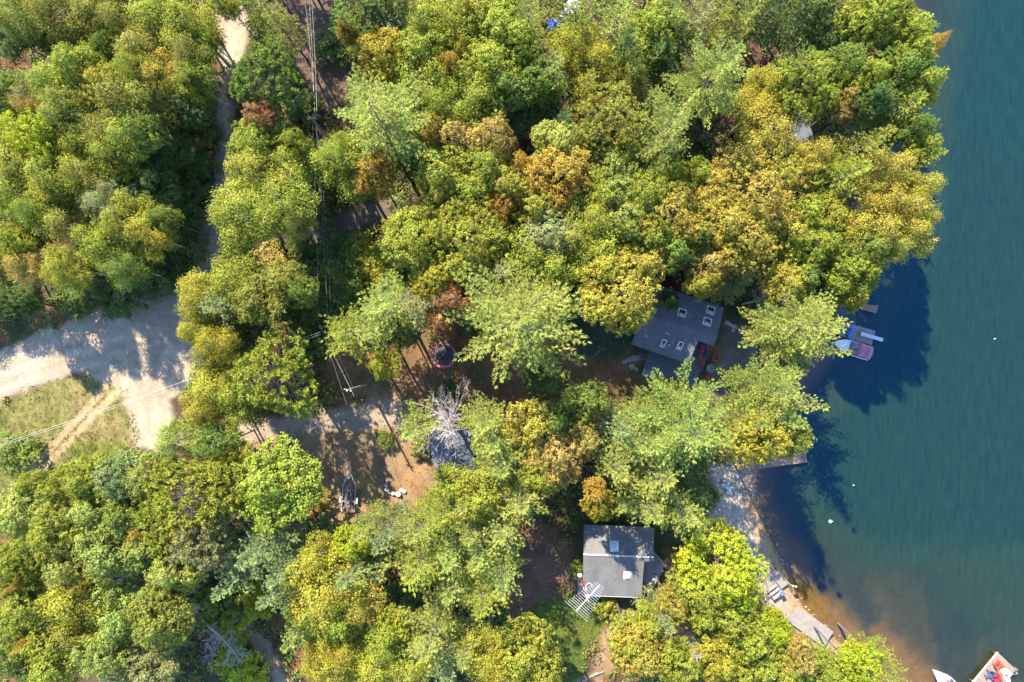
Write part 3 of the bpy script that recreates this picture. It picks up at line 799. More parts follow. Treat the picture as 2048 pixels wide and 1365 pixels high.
FOREST = """
B 40 22 52 ol;B 112 18 54 ol;B 185 20 48 ol;B 240 38 44 ol;M 18 70 38 dg;M 168 88 34 dg;M 88 72 28 dg;M 212 92 26 g;B 302 42 54 yg;B 372 48 52 yg;B 292 100 50 ol;B 382 98 42 ol;B 414 72 24 y
B 335 14 40 yg;B 262 132 40 yg;M 150 138 54 yg;M 205 172 40 y;B 92 168 50 yg;B 56 198 32 gr;B 132 198 50 ol;M 8 188 42 g;M 8 245 42 dg;B 54 214 18 ob;B 240 182 50 ol;B 322 146 42 y;B 372 118 34 ob;B 288 198 50 ol;B 382 152 42 yg
M 376 208 40 dg;M 58 272 52 br;B 122 248 40 ol;B 18 285 44 yg;B 200 262 50 ol;B 244 266 46 yg;B 162 300 46 yg;M 280 262 40 g;M 300 302 40 dg;B 218 312 42 yg;B 40 335 56 yg;B 104 342 52 yg;M 332 232 30 dg;U 392 250 36 dg
U 386 292 32 ob;U 384 335 42 dg;B 168 352 42 ol;B 30 382 50 yg;B 108 382 52 y;B 62 415 38 yg;B 132 446 46 ol;B 206 404 36 gr;B 252 436 48 yg;B 290 472 46 y;B 216 488 50 yg;U 188 502 32 y;B 122 535 40 y;B 44 535 34 ob;M 20 482 38 yg
B 178 470 40 yg;M 322 438 30 g;U 332 488 34 dg;U 302 520 42 dg;B 246 538 38 g;M 72 455 34 dg;M 10 604 36 dg;M 52 598 30 dg;M 270 388 40 dg;M 312 372 44 dg;U 352 402 42 dg;M 236 366 36 dg;M 350 300 30 dg;U 350 450 36 dg;U 262 562 30 dg
R 534 150 68 g;p 545 28 42 lg;p 505 4 34 g;M 448 4 24 yg;M 520 230 32 r;M 516 284 54 yg;M 586 288 32 yg;U 556 250 30 dg;B 512 352 62 yg;B 560 400 64 yg;B 480 432 56 yg;B 572 330 44 yg;B 590 446 36 ol;U 540 528 44 ob;U 600 490 28 dg
B 460 558 58 yg;B 398 590 44 y;p 440 612 48 bg;S 506 545 22 bg;M 520 598 54 ol;M 560 566 44 ol;M 584 622 40 dg;B 394 658 34 y;B 428 694 42 y;M 472 664 42 dg;R 545 750 82 yg;B 430 768 50 y;B 402 812 40 y;B 462 796 44 yg;B 352 882 42 lg
M 432 888 42 g;U 468 905 26 y;p 500 810 36 dg;U 604 545 38 dg;U 690 535 40 g;U 722 500 34 y;U 744 548 30 y;U 662 562 44 g;U 642 606 40 dg;U 762 520 34 yg;U 700 585 34 g;U 600 690 34 dg;M 602 585 30 g;U 640 300 28 dg;U 605 215 30 dg
p 690 662 58 yg;p 765 610 68 lg;p 822 604 50 gr;p 742 662 54 lg;M 802 662 36 dg;M 768 730 32 y;M 868 556 44 y;M 912 602 36 r;M 884 648 28 r;P 1040 634 138 lg;p 1000 545 42 gr;M 962 566 32 yg
P 745 228 108 lg;M 768 112 54 y;M 840 112 58 yg;B 872 160 46 yg;B 858 40 46 yg;B 908 32 46 yg;B 932 84 40 yg;M 985 62 72 yg;M 976 132 60 yg;M 1010 172 50 g;B 948 192 54 yg;B 884 212 46 yg;M 1038 212 56 dg;M 900 128 20 o;M 62 1285 16 o;M 44 1170 15 o;M 930 96 15 go;M 934 22 16 o;M 1042 120 44 yg
M 908 270 52 ob;M 984 280 46 ob;M 862 258 30 o;B 700 332 56 yg;M 745 346 46 o;B 676 308 38 yg;p 816 306 58 dg;M 880 342 56 yg;M 968 330 52 yg;M 940 384 52 yg;M 888 390 38 ob;M 1000 420 36 o;G 930 470 84 yg;M 828 478 58 yg;M 800 466 38 yg;U 800 408 22 bg
p 690 42 46 g;p 760 32 52 dg;p 728 14 40 g;U 664 90 38 dg;M 692 62 18 o;p 806 30 34 dg;p 1060 36 48 lg;M 1030 84 44 yg;B 1006 10 36 yg;p 1150 36 48 yg;p 1168 24 34 gr;p 1232 48 62 lg;B 1152 92 46 y;p 1112 142 46 lg;B 1192 130 46 y;p 1250 96 46 g
M 1302 60 52 yg;M 1345 52 46 lg;B 1258 152 38 ol;p 1302 118 48 dg;p 1338 116 38 dg;p 1400 28 52 gr;p 1442 22 38 yg;p 1500 22 34 lg;P 1440 136 84 lg;p 1178 172 38 yg;p 1128 252 48 dg;M 1068 158 42 g;G 1232 238 66 ol;M 1186 212 15 o;P 1328 262 76 lg;p 1302 208 38 lg
M 1116 292 56 lg;M 1120 352 62 o;M 1222 332 48 lg;M 1186 274 40 go;M 1268 312 32 yg;p 1310 338 38 g;M 1240 376 50 lg;M 1290 392 54 yg;M 1030 372 44 go;M 1060 412 48 go;M 1040 330 28 o;M 1100 470 54 gr;B 1180 442 58 yg;M 1200 396 48 yg;G 1342 430 70 go;M 1262 434 48 lg
M 1060 510 54 yg;B 1112 532 52 yg;B 1204 510 54 yg;B 1152 482 40 ol;G 1246 580 78 go;M 1290 526 52 go;M 1156 580 42 dg;M 1030 468 38 dg;M 1300 480 44 yg;G 1510 392 98 go;M 1456 442 56 go;M 1562 346 44 go;G 1500 480 62 go;M 1430 372 44 go;M 1392 352 38 yg;M 1404 462 44 g;M 1418 530 42 pk;M 1400 572 26 go;S 1480 560 44 bg;S 1506 522 24 bg
B 1540 258 58 go;B 1520 212 46 y;B 1532 172 40 y;G 1622 168 64 yg;M 1690 204 34 ob;p 1586 132 38 g;p 1530 30 48 dg;p 1592 26 52 dg;M 1650 34 42 dg;M 1702 62 48 dg;M 1752 32 56 yg;M 1792 18 56 yg;M 1822 62 48 yg;M 1832 104 42 yg;B 1872 82 22 o;M 1802 134 52 g;M 1700 122 44 g;M 1742 152 38 yg;M 1646 88 34 dg
p 1802 222 60 yg;M 1752 192 40 dg;p 1732 286 54 yg;B 1640 300 36 go;p 1692 350 60 yg;B 1780 344 44 go;p 1832 322 44 yg;B 1846 366 34 go;B 1782 402 44 go;B 1830 414 48 go;B 1762 452 50 go;B 1820 468 46 go;B 1852 442 30 go;B 1790 492 30 ol;M 1660 432 48 yg;M 1612 432 44 yg;M 1690 470 34 y
M 1620 502 50 yg;M 1572 570 44 go;M 1702 540 44 yg;M 1662 562 38 dg;M 1742 500 44 g;M 1716 596 24 y;M 1606 556 36 g;D 1722 424 30 gr;D 1542 598 30 gr;P 1613 650 98 lg;P 1550 774 78 lg;p 1556 832 56 lg;p 1584 802 46 lg;p 1642 704 38 lg;M 1522 882 56 y;M 1588 880 36 ol;p 1496 836 44 lg;U 1530 640 34 dg
P 1384 856 98 lg;p 1290 832 46 lg;p 1352 804 38 lg;p 1422 862 68 lg;p 1238 852 58 bg;p 1290 882 66 lg;p 1230 930 56 lg;p 1320 950 66 lg;p 1372 922 44 dg;p 1300 1020 56 lg;p 1362 1026 54 lg;p 1252 1002 44 dg;p 1402 988 40 dg;p 1384 1050 36 g;M 1172 802 44 g;M 1060 852 52 go;M 1112 842 38 g;M 1112 912 56 pk;M 1172 882 40 pk;M 1192 982 22 o;M 1200 1012 30 y
S 1100 770 40 dg;p 826 860 48 lg;p 970 842 54 lg;p 986 892 48 lg;p 1002 930 58 lg;D 900 850 74 gr;p 1040 1002 58 lg;p 1002 1052 58 lg;M 960 992 54 yg;M 902 972 38 yg;p 942 1060 48 lg;p 880 1032 56 yg;p 834 1058 46 lg;p 770 1070 46 bg;p 724 1056 38 lg;M 700 1092 36 br;U 642 1064 36 bg;M 1080 960 38 yg;U 632 1000 26 ob;U 616 1030 26 r
M 540 970 82 yg;R 390 1000 92 yg;M 242 952 48 bg;M 172 962 48 yg;M 120 976 36 yg;M 62 972 30 yg;M 40 1032 58 yg;M 102 1072 58 yg;M 190 1020 54 yg;M 300 962 44 lg;U 20 912 42 g;M 242 1032 40 g;M 222 1102 66 yg;M 30 1132 52 yg;M 132 1132 48 yg;R 332 1052 58 yg;R 402 1082 66 gr;M 352 1142 48 lg;M 282 1064 28 o
M 60 1222 58 yg;B 152 1212 66 y;B 140 1280 52 ol;M 174 1168 20 o;M 40 1172 36 lg;M 232 1232 66 lg;M 312 1242 58 ol;M 30 1302 58 g;M 102 1332 58 yg;M 202 1312 48 yg;M 242 1342 46 gr;M 306 1344 42 gr;D 425 1285 52 gr;D 372 1310 34 gr;p 520 1102 66 bg;p 572 1132 56 bg;p 466 1160 48 bg;p 556 1182 50 bg;B 640 1112 38 y
p 702 1142 54 bg;B 640 1192 74 y;B 722 1212 48 go;B 692 1162 44 y;B 624 1226 46 yg;M 682 1252 44 yg;p 596 1264 44 lg;B 646 1322 46 y;B 682 1332 46 y;B 762 1322 52 y;U 652 1290 36 yg;M 782 1262 38 yg;p 842 1130 68 yg;p 902 1110 58 lg;p 962 1110 58 lg;p 900 1172 52 lg;p 962 1192 56 yg;p 1002 1152 48 lg;U 802 1202 36 dg;p 862 1272 68 lg;p 892 1332 52 bg;p 930 1296 44 lg
B 972 1314 48 y;M 1052 1302 56 yg;M 1082 1346 46 yg;B 1002 1344 44 y;G 1452 1152 78 br;M 1420 1184 54 yg;M 1348 1212 36 go;M 1262 1280 44 yg;M 1300 1254 38 yg;p 1322 1232 44 bg;U 1364 1256 30 r;M 1412 1232 46 yg;M 1452 1234 48 yg;M 1282 1312 54 go;M 1352 1332 48 yg;U 1392 1300 34 g;M 1442 1322 52 y;M 1502 1284 46 yg
M 1550 1268 42 br;M 1522 1324 48 yg;M 1598 1322 38 ob;M 1650 1344 40 yg;M 1722 1344 46 br;p 1782 1342 42 yg;M 1562 1344 44 yg;D 1380 1292 30 gr;U 1160 1142 20 g;U 362 502 40 dg;U 330 545 40 dg;U 296 566 38 dg;U 250 590 38 dg;U 376 440 34 dg;U 205 600 34 dg;U 150 612 30 dg;U 386 385 34 dg;U 350 300 40 dg;U 700 500 34 g;U 660 500 36 dg;U 640 420 30 dg;U 640 350 34 dg;B 20 -70 50 ol;B 120 -80 52 ol;B 220 -75 50 yg;B 320 -70 52 yg;M 410 -95 40 yg;p 395 -190 50 lg;p 455 -215 52 lg;M 520 -190 54 g;p 570 -120 46 lg;p 505 -85 40 lg;M 700 -75 50 yg;p 780 -80 54 lg;B 880 -75 50 yg;M 980 -70 54 yg;p 1090 -75 54 lg;p 1200 -80 54 lg;M 1320 -75 54 yg;p 1430 -80 56 lg;p 1530 -75 56 g;p 1620 -70 54 g;M 1720 -70 50 yg;M 1800 -70 46 yg;p 610 -130 36 g;p 560 -210 46 lg;B -35 520 46 ol;B -97 520 50 yg;B -168 530 50 ol;B -242 540 52 yg;M 1848 168 40 yg;M 1836 250 34 g;M 1852 292 32 yg;M 1735 545 36 yg;M 1712 578 30 g;M 1380 1180 40 ol;U 1210 1215 22 yg;U 1435 996 11 g;U 840 900 18 g;U 880 800 22 g;U 900 780 20 dg;M 1480 1340 40 yg;U 510 1215 34 br;U 498 1350 34 br;U 470 1340 44 br
U 420 1225 40 g;U 458 1262 32 br;U 1180 1140 16 dg;p 1140 820 30 dg;U 770 880 16 g;M 1340 600 20 dg;M 1652 480 40 yg;M 1580 470 44 go;M 1345 345 34 yg;M 1420 560 30 go;M 320 1180 44 lg;M 440 950 46 yg;p 930 1000 44 lg;B 760 1290 44 yg;B 820 1330 46 yg;M 1100 560 40 yg;M 1340 500 46 g;M 1000 480 40 g;M 860 430 40 yg;M 1010 375 36 ob
"""
LANDMARK = [('the sandy road at its top end', 465, 70), ('the road bend', 430, 470), ('the sandy road junction', 250, 690), ('the dry meadow', 140, 860), ('the empty boat trailer', 700, 985), ('the round trampoline', 887, 712),
            ('the bare grey dead tree', 900, 850), ('the blue-grey cottage roof', 1360, 650), ('the cabin with the rooftop aerial', 1235, 1125), ('the pale sandy beach', 1470, 1030), ('the moored pink-topped boat', 1715, 700),
            ('the brown corner dock', 1590, 915), ('the wide shore deck', 1635, 1250), ('the bench deck', 1550, 1170), ('the small green lawn', 1130, 1240), ('the fallen grey branches', 425, 1285), ('the dirt footpath', 545, 1300),
            ('the brown forest track', 710, 450), ('the bright orange tree', 745, 346), ('the rust-red tree', 905, 610), ('the half-hidden shed roof', 765, 66), ('the blue tarp in the trees', 1112, 54), ('the sliver of lakeside roof', 1598, 255),
            ('the dark garage roof', 905, 930), ('the upper lake shore', 1870, 150), ('the wooded lake point', 1880, 430), ('the dark forest hole', 1420, 285), ('the brown wire clearing', 640, 120), ('the gap in the birches', 340, 310),
            ('the red roadside tree', 520, 230), ('the utility pole', 735, 770), ('the dark pine hollow', 100, 80), ('the turned golden grove', 1510, 420), ('the roadside blue car', 396, 692), ('the white boulders', 790, 985),
            ('the gravel driveway', 640, 845), ('the long woodland edge', 60, 1180), ('the fire pit by the cottage', 1420, 737), ('the lowest dark forest pocket', 800, 1200)]

rng = random.Random(7)
entries = []
for row in FOREST.replace('\n', ';').split(';'):
    row = row.strip()
    if not row: continue
    k, x, y, r, c = row.split()
    entries.append([k, int(x), int(y), int(r), c])
HB = {'P': 16.5, 'p': 14.0, 'S': 8.0, 'M': 12.0, 'G': 14.0, 'B': 11.6, 'R': 14.5, 'U': 1.0, 'D': 11.0}
HK = {'P': 0.045, 'p': 0.055, 'S': 0.05, 'M': 0.05, 'G': 0.03, 'B': 0.045, 'R': 0.025, 'U': 0.045, 'D': 0.03}
cnt = {}
trees = []
TALL = {(1584, 802): 24.5, (1642, 704): 21.5}
for n_, e in enumerate(entries):
    k, x, y, r, c = e
    if c == 'yg' and y > 1000 and x < 620 and n_ % 2: c = 'lg'
    H = (HB[k] + HK[k] * r) * rng.uniform(0.92, 1.08)
    if c in ('dg',) and k in 'MpB': H *= 0.72
    if x > 1450 and 600 < y < 940 and k in 'PpM': H = 21.5 if k != 'M' else 20.5          # the tall pines on the bank
    if x > 1740 and y < 520 and k != 'U': H = max(H, 16.5)
    if r <= 22 and c in ('o', 'go', 'ob', 'y') and k in 'MB': H = 14.5      # bright turned tops standing up through the canopy
    if x < 0: H *= 0.74
    H = TALL.get((x, y), H)
    zc = H * (0.74 if k in 'PpDS' else 0.80) + 0.9
    fallen = (x, y) in ((425, 1285), (372, 1310))
    p = P(x - (115 if fallen else 0), y, zc)
    rr = r / PXM * (CAM_H - zc) / CAM_H * (1.0 if k == 'D' else 1.18 if k == 'P' else 1.1 if k in 'PpSR' else 1.17)
    base = gz_at(p.x, p.y)
    if base < 0.05: base = 0.05
    nm, word = KIND[k]
    o = empty(nm, (p.x, p.y, base - 0.05), rng.uniform(0, 6.28))
    word_c, rgb, acc = HUE[c]
    j = rng.uniform(0.9, 1.12)
    if k == 'D':
        i = cnt.get(k, 0); cnt[k] = i + 1
        tm, bm_ = BARE[i % 2]
        t = link('trunk', tm, o); b = link('bare_branches', bm_, o)
        o.scale = (rr / 3.2, rr / 3.2, H / 12.0)
        if (x, y) in ((425, 1285), (372, 1310)):       # blown down, lying in the brush
            o.rotation_euler = (math.radians(62), 0.2, 0.9 if x == 425 else 2.0); o.scale = (rr / 3.2, rr / 3.2, rr / 3.6)
        lab = 'bare grey dead tree'
    else:
        i = cnt.get(k, 0); cnt[k] = i + 1
        R0, H0, cm, tm = LIB[k][i % len(LIB[k])]
        t = link('trunk' if k != 'U' else 'stem', tm, o); b = link('crown' if k != 'U' else 'foliage', cm, o)
        o.scale = (rr / R0 * rng.uniform(0.94, 1.06), rr / R0 * rng.uniform(0.94, 1.06), H / H0)
        b.color = (rgb[0] * j * rng.uniform(0.95, 1.05), rgb[1] * j, rgb[2] * j, acc * rng.uniform(0.5, 1.4))
        if k == 'B': word = 'fine-leaved tree'
        size = 'huge' if r >= 80 else 'large' if r >= 60 else 'small' if r < 34 else 'mid-sized' if r < 47 else 'big'
        lab = f'{size} {word_c} {word}'
    best = min(LANDMARK, key=lambda L: (L[1] - x) ** 2 + (L[2] - y) ** 2)
    dx, dy = x - best[1], y - best[2]; dist = math.hypot(dx, dy)
    if dist < 14: where = 'at'
    elif abs(dx) > abs(dy) * 1.2: where = ('towards the lake from' if dx > 0 else 'towards the road from')
    else: where = 'below' if dy > 0 else 'above'
    if k == 'D' and dist < 14: lab2 = {'the bare grey dead tree': 'bare grey dead tree fanned out over the dark garage roof', 'the fallen grey branches': 'fallen grey dead tree with bare branches beside the dirt footpath'}[best[0]]
    else: lab2 = f'{lab} {where} {best[0]}'
    trees.append([o, lab2, x, y, r, 'shrub' if k == 'U' else 'tree', {'U': 'shrubs along the clearings', 'D': 'bare dead trees', 'P': 'pines in the forest', 'p': 'pines in the forest', 'S': 'dark spruces', 'R': 'red pines', 'B': 'fine-leaved trees', 'M': 'broadleaf trees', 'G': 'broadleaf trees'}[k]])
NUM = ['', '', 'two', 'three', 'four', 'five', 'six', 'seven', 'eight']
ORD = ['uppermost', 'second from the top', 'third from the top', 'fourth from the top', 'fifth from the top', 'sixth from the top']
byl = {}
for t in trees: byl.setdefault(t[1], []).append(t)
for lab, ts in byl.items():
    ts.sort(key=lambda t: t[3])
    for i, t in enumerate(ts):
        l = lab
        if len(ts) > 1: l = f'{lab}, {"lowest" if i == len(ts) - 1 else ORD[i]} of {NUM[len(ts)]}'
        tag(t[0], ' '.join(l.split()[:16]), t[5], t[6])

# ---- undergrowth: brush and saplings between the trunks, nobody could count it
rs = np.random.RandomState(77)
def on_grid(a, x, y):
    i = np.clip(np.round((y - GY[0]) / 0.3).astype(int), 0, ny - 1); j = np.clip(np.round((x - GX[0]) / 0.3).astype(int), 0, nx - 1)
    return a[i, j]
open_ = np.clip(m_road + m_drive + m_clear + m_meadow + m_lawn + m_beach + m_up + m_track * 1.2 + m_foot + m_gap * 0.93 + m_yard * 0.985 + m_east * 0.97 + m_shade * 0.97 + m_lp, 0, 1)
BUILT = [W([(1255, 540), (1475, 590), (1440, 790), (1240, 720)]), W([(1150, 1040), (1345, 1040), (1345, 1200), (1150, 1210)]), W([(855, 850), (965, 850), (965, 975), (850, 975)]), W([(730, 45), (810, 45), (810, 90), (730, 90)]), W([(1570, 210), (1625, 210), (1625, 300), (1570, 300)])]
for b in BUILT: open_ = np.maximum(open_, (sdf(gx, gy, b) > -0.3).astype(float))
n = 15000
bx = rs.uniform(-72, 60, n); by = rs.uniform(-48, 48, n)
keep = (rs.rand(n) > on_grid(open_, bx, by) * 1.05) & (on_grid(g_s, bx, by) > 0.8) & (on_grid(fbm(gx, gy, 171, 6.0, 3), bx, by) > 0.30)
bx, by = bx[keep], by[keep]; n = len(bx)
br_ = rs.uniform(0.4, 1.2, n); bh = br_ * rs.uniform(0.7, 1.6, n); nl = 22
bz = on_grid(gz, bx, by)
o = unit(rs.normal(0, 1, (n, nl, 3))) * (rs.rand(n, nl, 1) ** 0.4)
o[..., 2] = np.abs(o[..., 2])
C = np.stack([bx, by, bz], -1)[:, None, :] + o * np.stack([br_, br_, bh], -1)[:, None, :] + np.array([0, 0, 0.1])
Nn = unit(o + np.array([0, 0, 0.5]) + rs.normal(0, 0.4, o.shape))
C = C.reshape(-1, 3); Nn = Nn.reshape(-1, 3)
V, F = leaf_quads(C, np.cross(Nn, rs.normal(0, 1, Nn.shape)), Nn, rs.uniform(0.2, 0.36, len(C)), rs.uniform(0.14, 0.26, len(C)))
tint = np.repeat(rs.rand(n), nl) * 0.6 + rs.rand(n * nl) * 0.4
ug = link('undergrowth', mesh_np('undergrowth', V, F, M['litter_leaf'], attrs={'tint': ('FACE', tint)}))
ug.color = (0.10, 0.14, 0.03, 0.35)
tag(ug, kind='stuff')
# ---- meadow, lawn and verge grass
n = 80000
x = rs.uniform(-80, 20, n); y = rs.uniform(-46, 2, n)
gm = np.clip(m_meadow * (1 - m_rut * 0.8) * (0.3 + 0.9 * sstep(0.4, 0.6, md)) + m_lawn * 0.9 + m_clear * 0.12, 0, 1)
keep = rs.rand(n) < on_grid(gm, x, y)
x, y = x[keep], y[keep]; n = len(x); nl = 4
z = on_grid(gz, x, y)
d = unit(np.stack([rs.normal(0, 0.8, (n, nl)), rs.normal(0, 0.8, (n, nl)), np.full((n, nl), 0.8)], -1)).reshape(-1, 3)
Lg = rs.uniform(0.10, 0.30, n * nl)
C = np.repeat(np.stack([x, y, z], -1), nl, 0) + rs.normal(0, 0.10, (n * nl, 3)) * np.array([1, 1, 0]) + d * Lg[:, None] * 0.45
V, F = leaf_quads(C, d, np.cross(d, rs.normal(0, 1, d.shape)), Lg, Lg * 0.3)
gr = link('grass', mesh_np('grass', V, F, M['litter_leaf'], attrs={'tint': ('FACE', rs.rand(n * nl))}))
gr.color = (0.14, 0.145, 0.03, 0.3)
tag(gr, kind='stuff')
# ---- orange leaf litter lying on the clearing and yard
n = 16000
x = rs.uniform(-40, 34, n); y = rs.uniform(-36, 8, n)
keep = rs.rand(n) < on_grid(np.clip(m_clear * 0.7 + m_yard + m_gap, 0, 1) * (0.2 + leafy) * (1 - np.clip(m_drive + m_road, 0, 1)), x, y)
x, y = x[keep], y[keep]; n = len(x)
C = np.stack([x, y, on_grid(gz, x, y) + 0.03 + rs.uniform(0, 0.05, n)], -1)
Nn = unit(np.array([[0, 0, 1.0]]) + rs.normal(0, 0.3, (n, 3)))
V, F = leaf_quads(C, np.cross(Nn, rs.normal(0, 1, Nn.shape)), Nn, rs.uniform(0.12, 0.22, n), rs.uniform(0.10, 0.18, n))
lf = link('leaf_litter', mesh_np('leaf_litter', V, F, M['litter_leaf'], attrs={'tint': ('FACE', rs.rand(n))}))
lf.color = (0.26, 0.13, 0.04, 0.2)
tag(lf, kind='stuff')
# ------------------------------------------------------------------ cottage with the deck (frame: u along the ridge, v down the lake-side slope)
def frame(origin, ang):
    e1 = Vector((math.cos(ang), math.sin(ang), 0)); e2 = Vector((math.sin(ang), -math.cos(ang), 0))
    return lambda u, v, z: Vector((origin.x, origin.y, 0)) + e1 * u + e2 * v + Vector((0, 0, z))

def rect(f, u0, u1, v0, v1, z): return [f(u0, v0, z), f(u1, v0, z), f(u1, v1, z), f(u0, v1, z)]

def planks_between(name, parent, mat, f, u0, u1, v0, v1, z, w, th=0.05, along='u', gap=0.012, seed=1):
    """deck boards, each an object of its own, ends and heights a little uneven"""
    r = random.Random(seed)
    n = max(1, int(round(((v1 - v0) if along == 'u' else (u1 - u0)) / w)))
    for i in range(n):
        e0, e1 = r.uniform(-0.02, 0.02), r.uniform(-0.02, 0.02); dz = r.uniform(-0.006, 0.006)
        if along == 'u':
            a = v0 + (v1 - v0) * i / n + gap / 2; b = v0 + (v1 - v0) * (i + 1) / n - gap / 2
            q = rect(f, u0 + e0, u1 + e1, a, b, z + dz)
        else:
            a = u0 + (u1 - u0) * i / n + gap / 2; b = u0 + (u1 - u0) * (i + 1) / n - gap / 2
            q = rect(f, a, b, v0 + e0, v1 + e1, z + dz)
        mb = MB(); mb.slab(q, th); mb.build(name, mat, parent)

def skylight(parent, f, u, v, z, w, h, slope, dome=False):
    """a framed roof window lying on the slope; slope = dz/dv"""
    def q(u0, u1, v0, v1, dz): return [f(a, b, z + slope * (b - v) + dz) for a, b in ((u0, v0), (u1, v0), (u1, v1), (u0, v1))]
    t = 0.10; hw, hh = w / 2, h / 2
    fr = MB()
    fr.slab(q(u - hw, u + hw, v - hh, v - hh + t, 0.16), 0.2); fr.slab(q(u - hw, u + hw, v + hh - t, v + hh, 0.16), 0.2)
    fr.slab(q(u - hw, u - hw + t, v - hh + t, v + hh - t, 0.157), 0.2); fr.slab(q(u + hw - t, u + hw, v - hh + t, v + hh - t, 0.157), 0.2)
    fo = fr.build('skylight', M['white_paint'], parent)
    if dome:
        bm = MB(); n = 8
        hw, hh = hw - 0.04, hh - 0.04
        vs = []; fs = []
        for i in range(n + 1):
            for j in range(n + 1):
                a = u - hw + 2 * hw * i / n; b = v - hh + 2 * hh * j / n
                bul = 0.22 * (1 - abs(2 * i / n - 1) ** 3) * (1 - abs(2 * j / n - 1) ** 3)
                vs.append(f(a, b, z + slope * (b - v) + 0.165 + bul))
        for i in range(n):
            for j in range(n): fs.append((i * (n + 1) + j, (i + 1) * (n + 1) + j, (i + 1) * (n + 1) + j + 1, i * (n + 1) + j + 1))
        bm.add(vs, fs); bm.build('dome', M['dome_plastic'], fo, smooth=True)
    else:
        g = MB(); g.slab(q(u - hw + t, u + hw - t, v - hh + t, v + hh - t, 0.10), 0.04); g.build('pane', M['glass'], fo)
        b2 = MB(); b2.slab(q(u - hw + t + 0.12, u + hw - t - 0.08, v + 0.08, v + hh - t - 0.03, 0.104), 0.005); b2.build('blind', M['dome_plastic'], fo)
    return fo

A = P(1290, 627, 5.4)
hf = frame(A, math.radians(-18.8))
gz1 = 0.95
cot = empty('cottage', (0, 0, 0))
tag(cot, 'large cottage with blue-grey shingle roof, five skylights and dark lakeside deck', 'house')
ZR, ZE = 5.4, 4.15
sl = (ZR - ZE) / 3.75
def rf(u, v): return hf(u, v, ZR - sl * abs(v))
Lr = 8.9
roof = MB(); roof.slab([rf(0, -3.75), rf(Lr, -3.75), rf(Lr, -0.004), rf(0, -0.004)], 0.16)
roof.slab([rf(-0.15, 0.004), rf(7.05, 0.004), rf(7.05, 3.85), rf(-0.15, 3.85)], 0.16)
roof.slab([rf(7.054, 0.004), rf(Lr, 0.004), rf(Lr, 1.0), rf(7.054, 1.0)], 0.16)
ro = ro_cottage = roof.build('roof', M['shingle'], cot)
rc = MB()
for i in range(24): rc.slab([rf(i * Lr / 24, -0.13) + Vector((0, 0, .05 + .012 * (i % 2))), rf((i + 1) * Lr / 24 - 0.03, -0.13) + Vector((0, 0, .05)), rf((i + 1) * Lr / 24 - 0.03, 0.13) + Vector((0, 0, .05)), rf(i * Lr / 24, 0.13) + Vector((0, 0, .05 + .012 * (i % 2)))], 0.03)
rc.build('ridge_cap', M['old_shingle'], ro)
fa = MB()
for a, b in (((-0.02, -3.78), (Lr + 0.02, -3.78)), ((-0.17, 3.88), (7.07, 3.88))):
    p, q = rf(*a), rf(*b); fa.slab([p, q, q + (hf(0, .03, 0) - hf(0, 0, 0)), p + (hf(0, .03, 0) - hf(0, 0, 0))], 0.22)
fa.build('fascia', M['fascia'], ro)
wl = MB()
pl = [hf(0.4, 3.45, 0), hf(6.7, 3.45, 0), hf(6.7, 0.7, 0), hf(8.5, 0.7, 0), hf(8.5, -3.35, 0), hf(0.4, -3.35, 0)]
wl.prism(pl, gz1 - 0.4, [ZR - sl * 3.45 - .2, ZR - sl * 3.45 - .2, ZR - sl * .7 - .2, ZR - sl * .7 - .2, ZR - sl * 3.35 - .2, ZR - sl * 3.35 - .2])
wo = wl.build('wall', M['log_wall'], cot)
for u0, u1, v in ((1.0, 2.2, 3.45), (3.2, 4.6, 3.45), (5.2, 6.2, 3.45)):
    w = MB(); w.slab([hf(u0, v + .03, 2.9), hf(u1, v + .03, 2.9), hf(u1, v + .07, 1.9), hf(u0, v + .07, 1.9)], 0.03); w.build('window', M['glass'], cot)
w = MB(); w.box(hf(6.74, 1.9, 2.2), (0.06, 1.8, 2.0), math.radians(-18.8)); w.build('patio_door', M['glass'], cot)
def uv_of(px, py, z, f, A, ang):
    p = P(px, py, z) - Vector((A.x, A.y, 0)); e1 = Vector((math.cos(ang), math.sin(ang), 0)); e2 = Vector((math.sin(ang), -math.cos(ang), 0))
    return p.dot(e1), p.dot(e2)
HA = math.radians(-18.8)
for px, py, w, h in ((1364, 626, 0.98, 0.95), (1421, 621, 0.98, 0.95), (1414, 644, 0.98, 0.95), (1326.5, 687, 0.55, 0.95), (1360, 692, 0.60, 0.95)):
    zz = 4.8
    for _ in range(3):
        u, v = uv_of(px, py, zz, hf, A, HA); zz = ZR - sl * abs(v)
    skylight(cot, hf, u, v, zz, w, h, -sl if v > 0 else sl)
vent = MB(); vent.lathe(rf(4.0, 2.6), [(0.06, -0.1), (0.06, 0.35), (0.1, 0.36), (0.1, 0.42)], 8); vent.build('vent_pipe', M['galvanised'], cot)
# deck, L-shaped
ZD = 1.62
dk = MB()
dk.slab(rect(hf, 7.2, 9.35, 0.9, 6.0, ZD - 0.06), 0.16); dk.slab(rect(hf, 2.75, 7.19, 3.7, 6.0, ZD - 0.06), 0.16)
dko = dk.build('deck', M['navy_deck'], cot)
planks_between('plank', dko, M['navy_deck'], hf, 7.2, 9.35, 0.9, 6.0, ZD, 0.19, seed=3)
planks_between('plank', dko, M['navy_deck'], hf, 2.75, 7.19, 3.7, 6.0, ZD, 0.19, seed=4)
rl = MB()
for a, b in (((9.39, 0.9), (9.39, 4.2)), ((2.75, 6.05), (9.4, 6.05)), ((2.7, 3.9), (2.7, 6.05))):
    p, q = hf(a[0], a[1], ZD + 0.12), hf(b[0], b[1], ZD + 0.12); rl.tube([p, q], 0.05, 4)
rl.build('edge_rail', M['fascia'], dko)
st = MB()
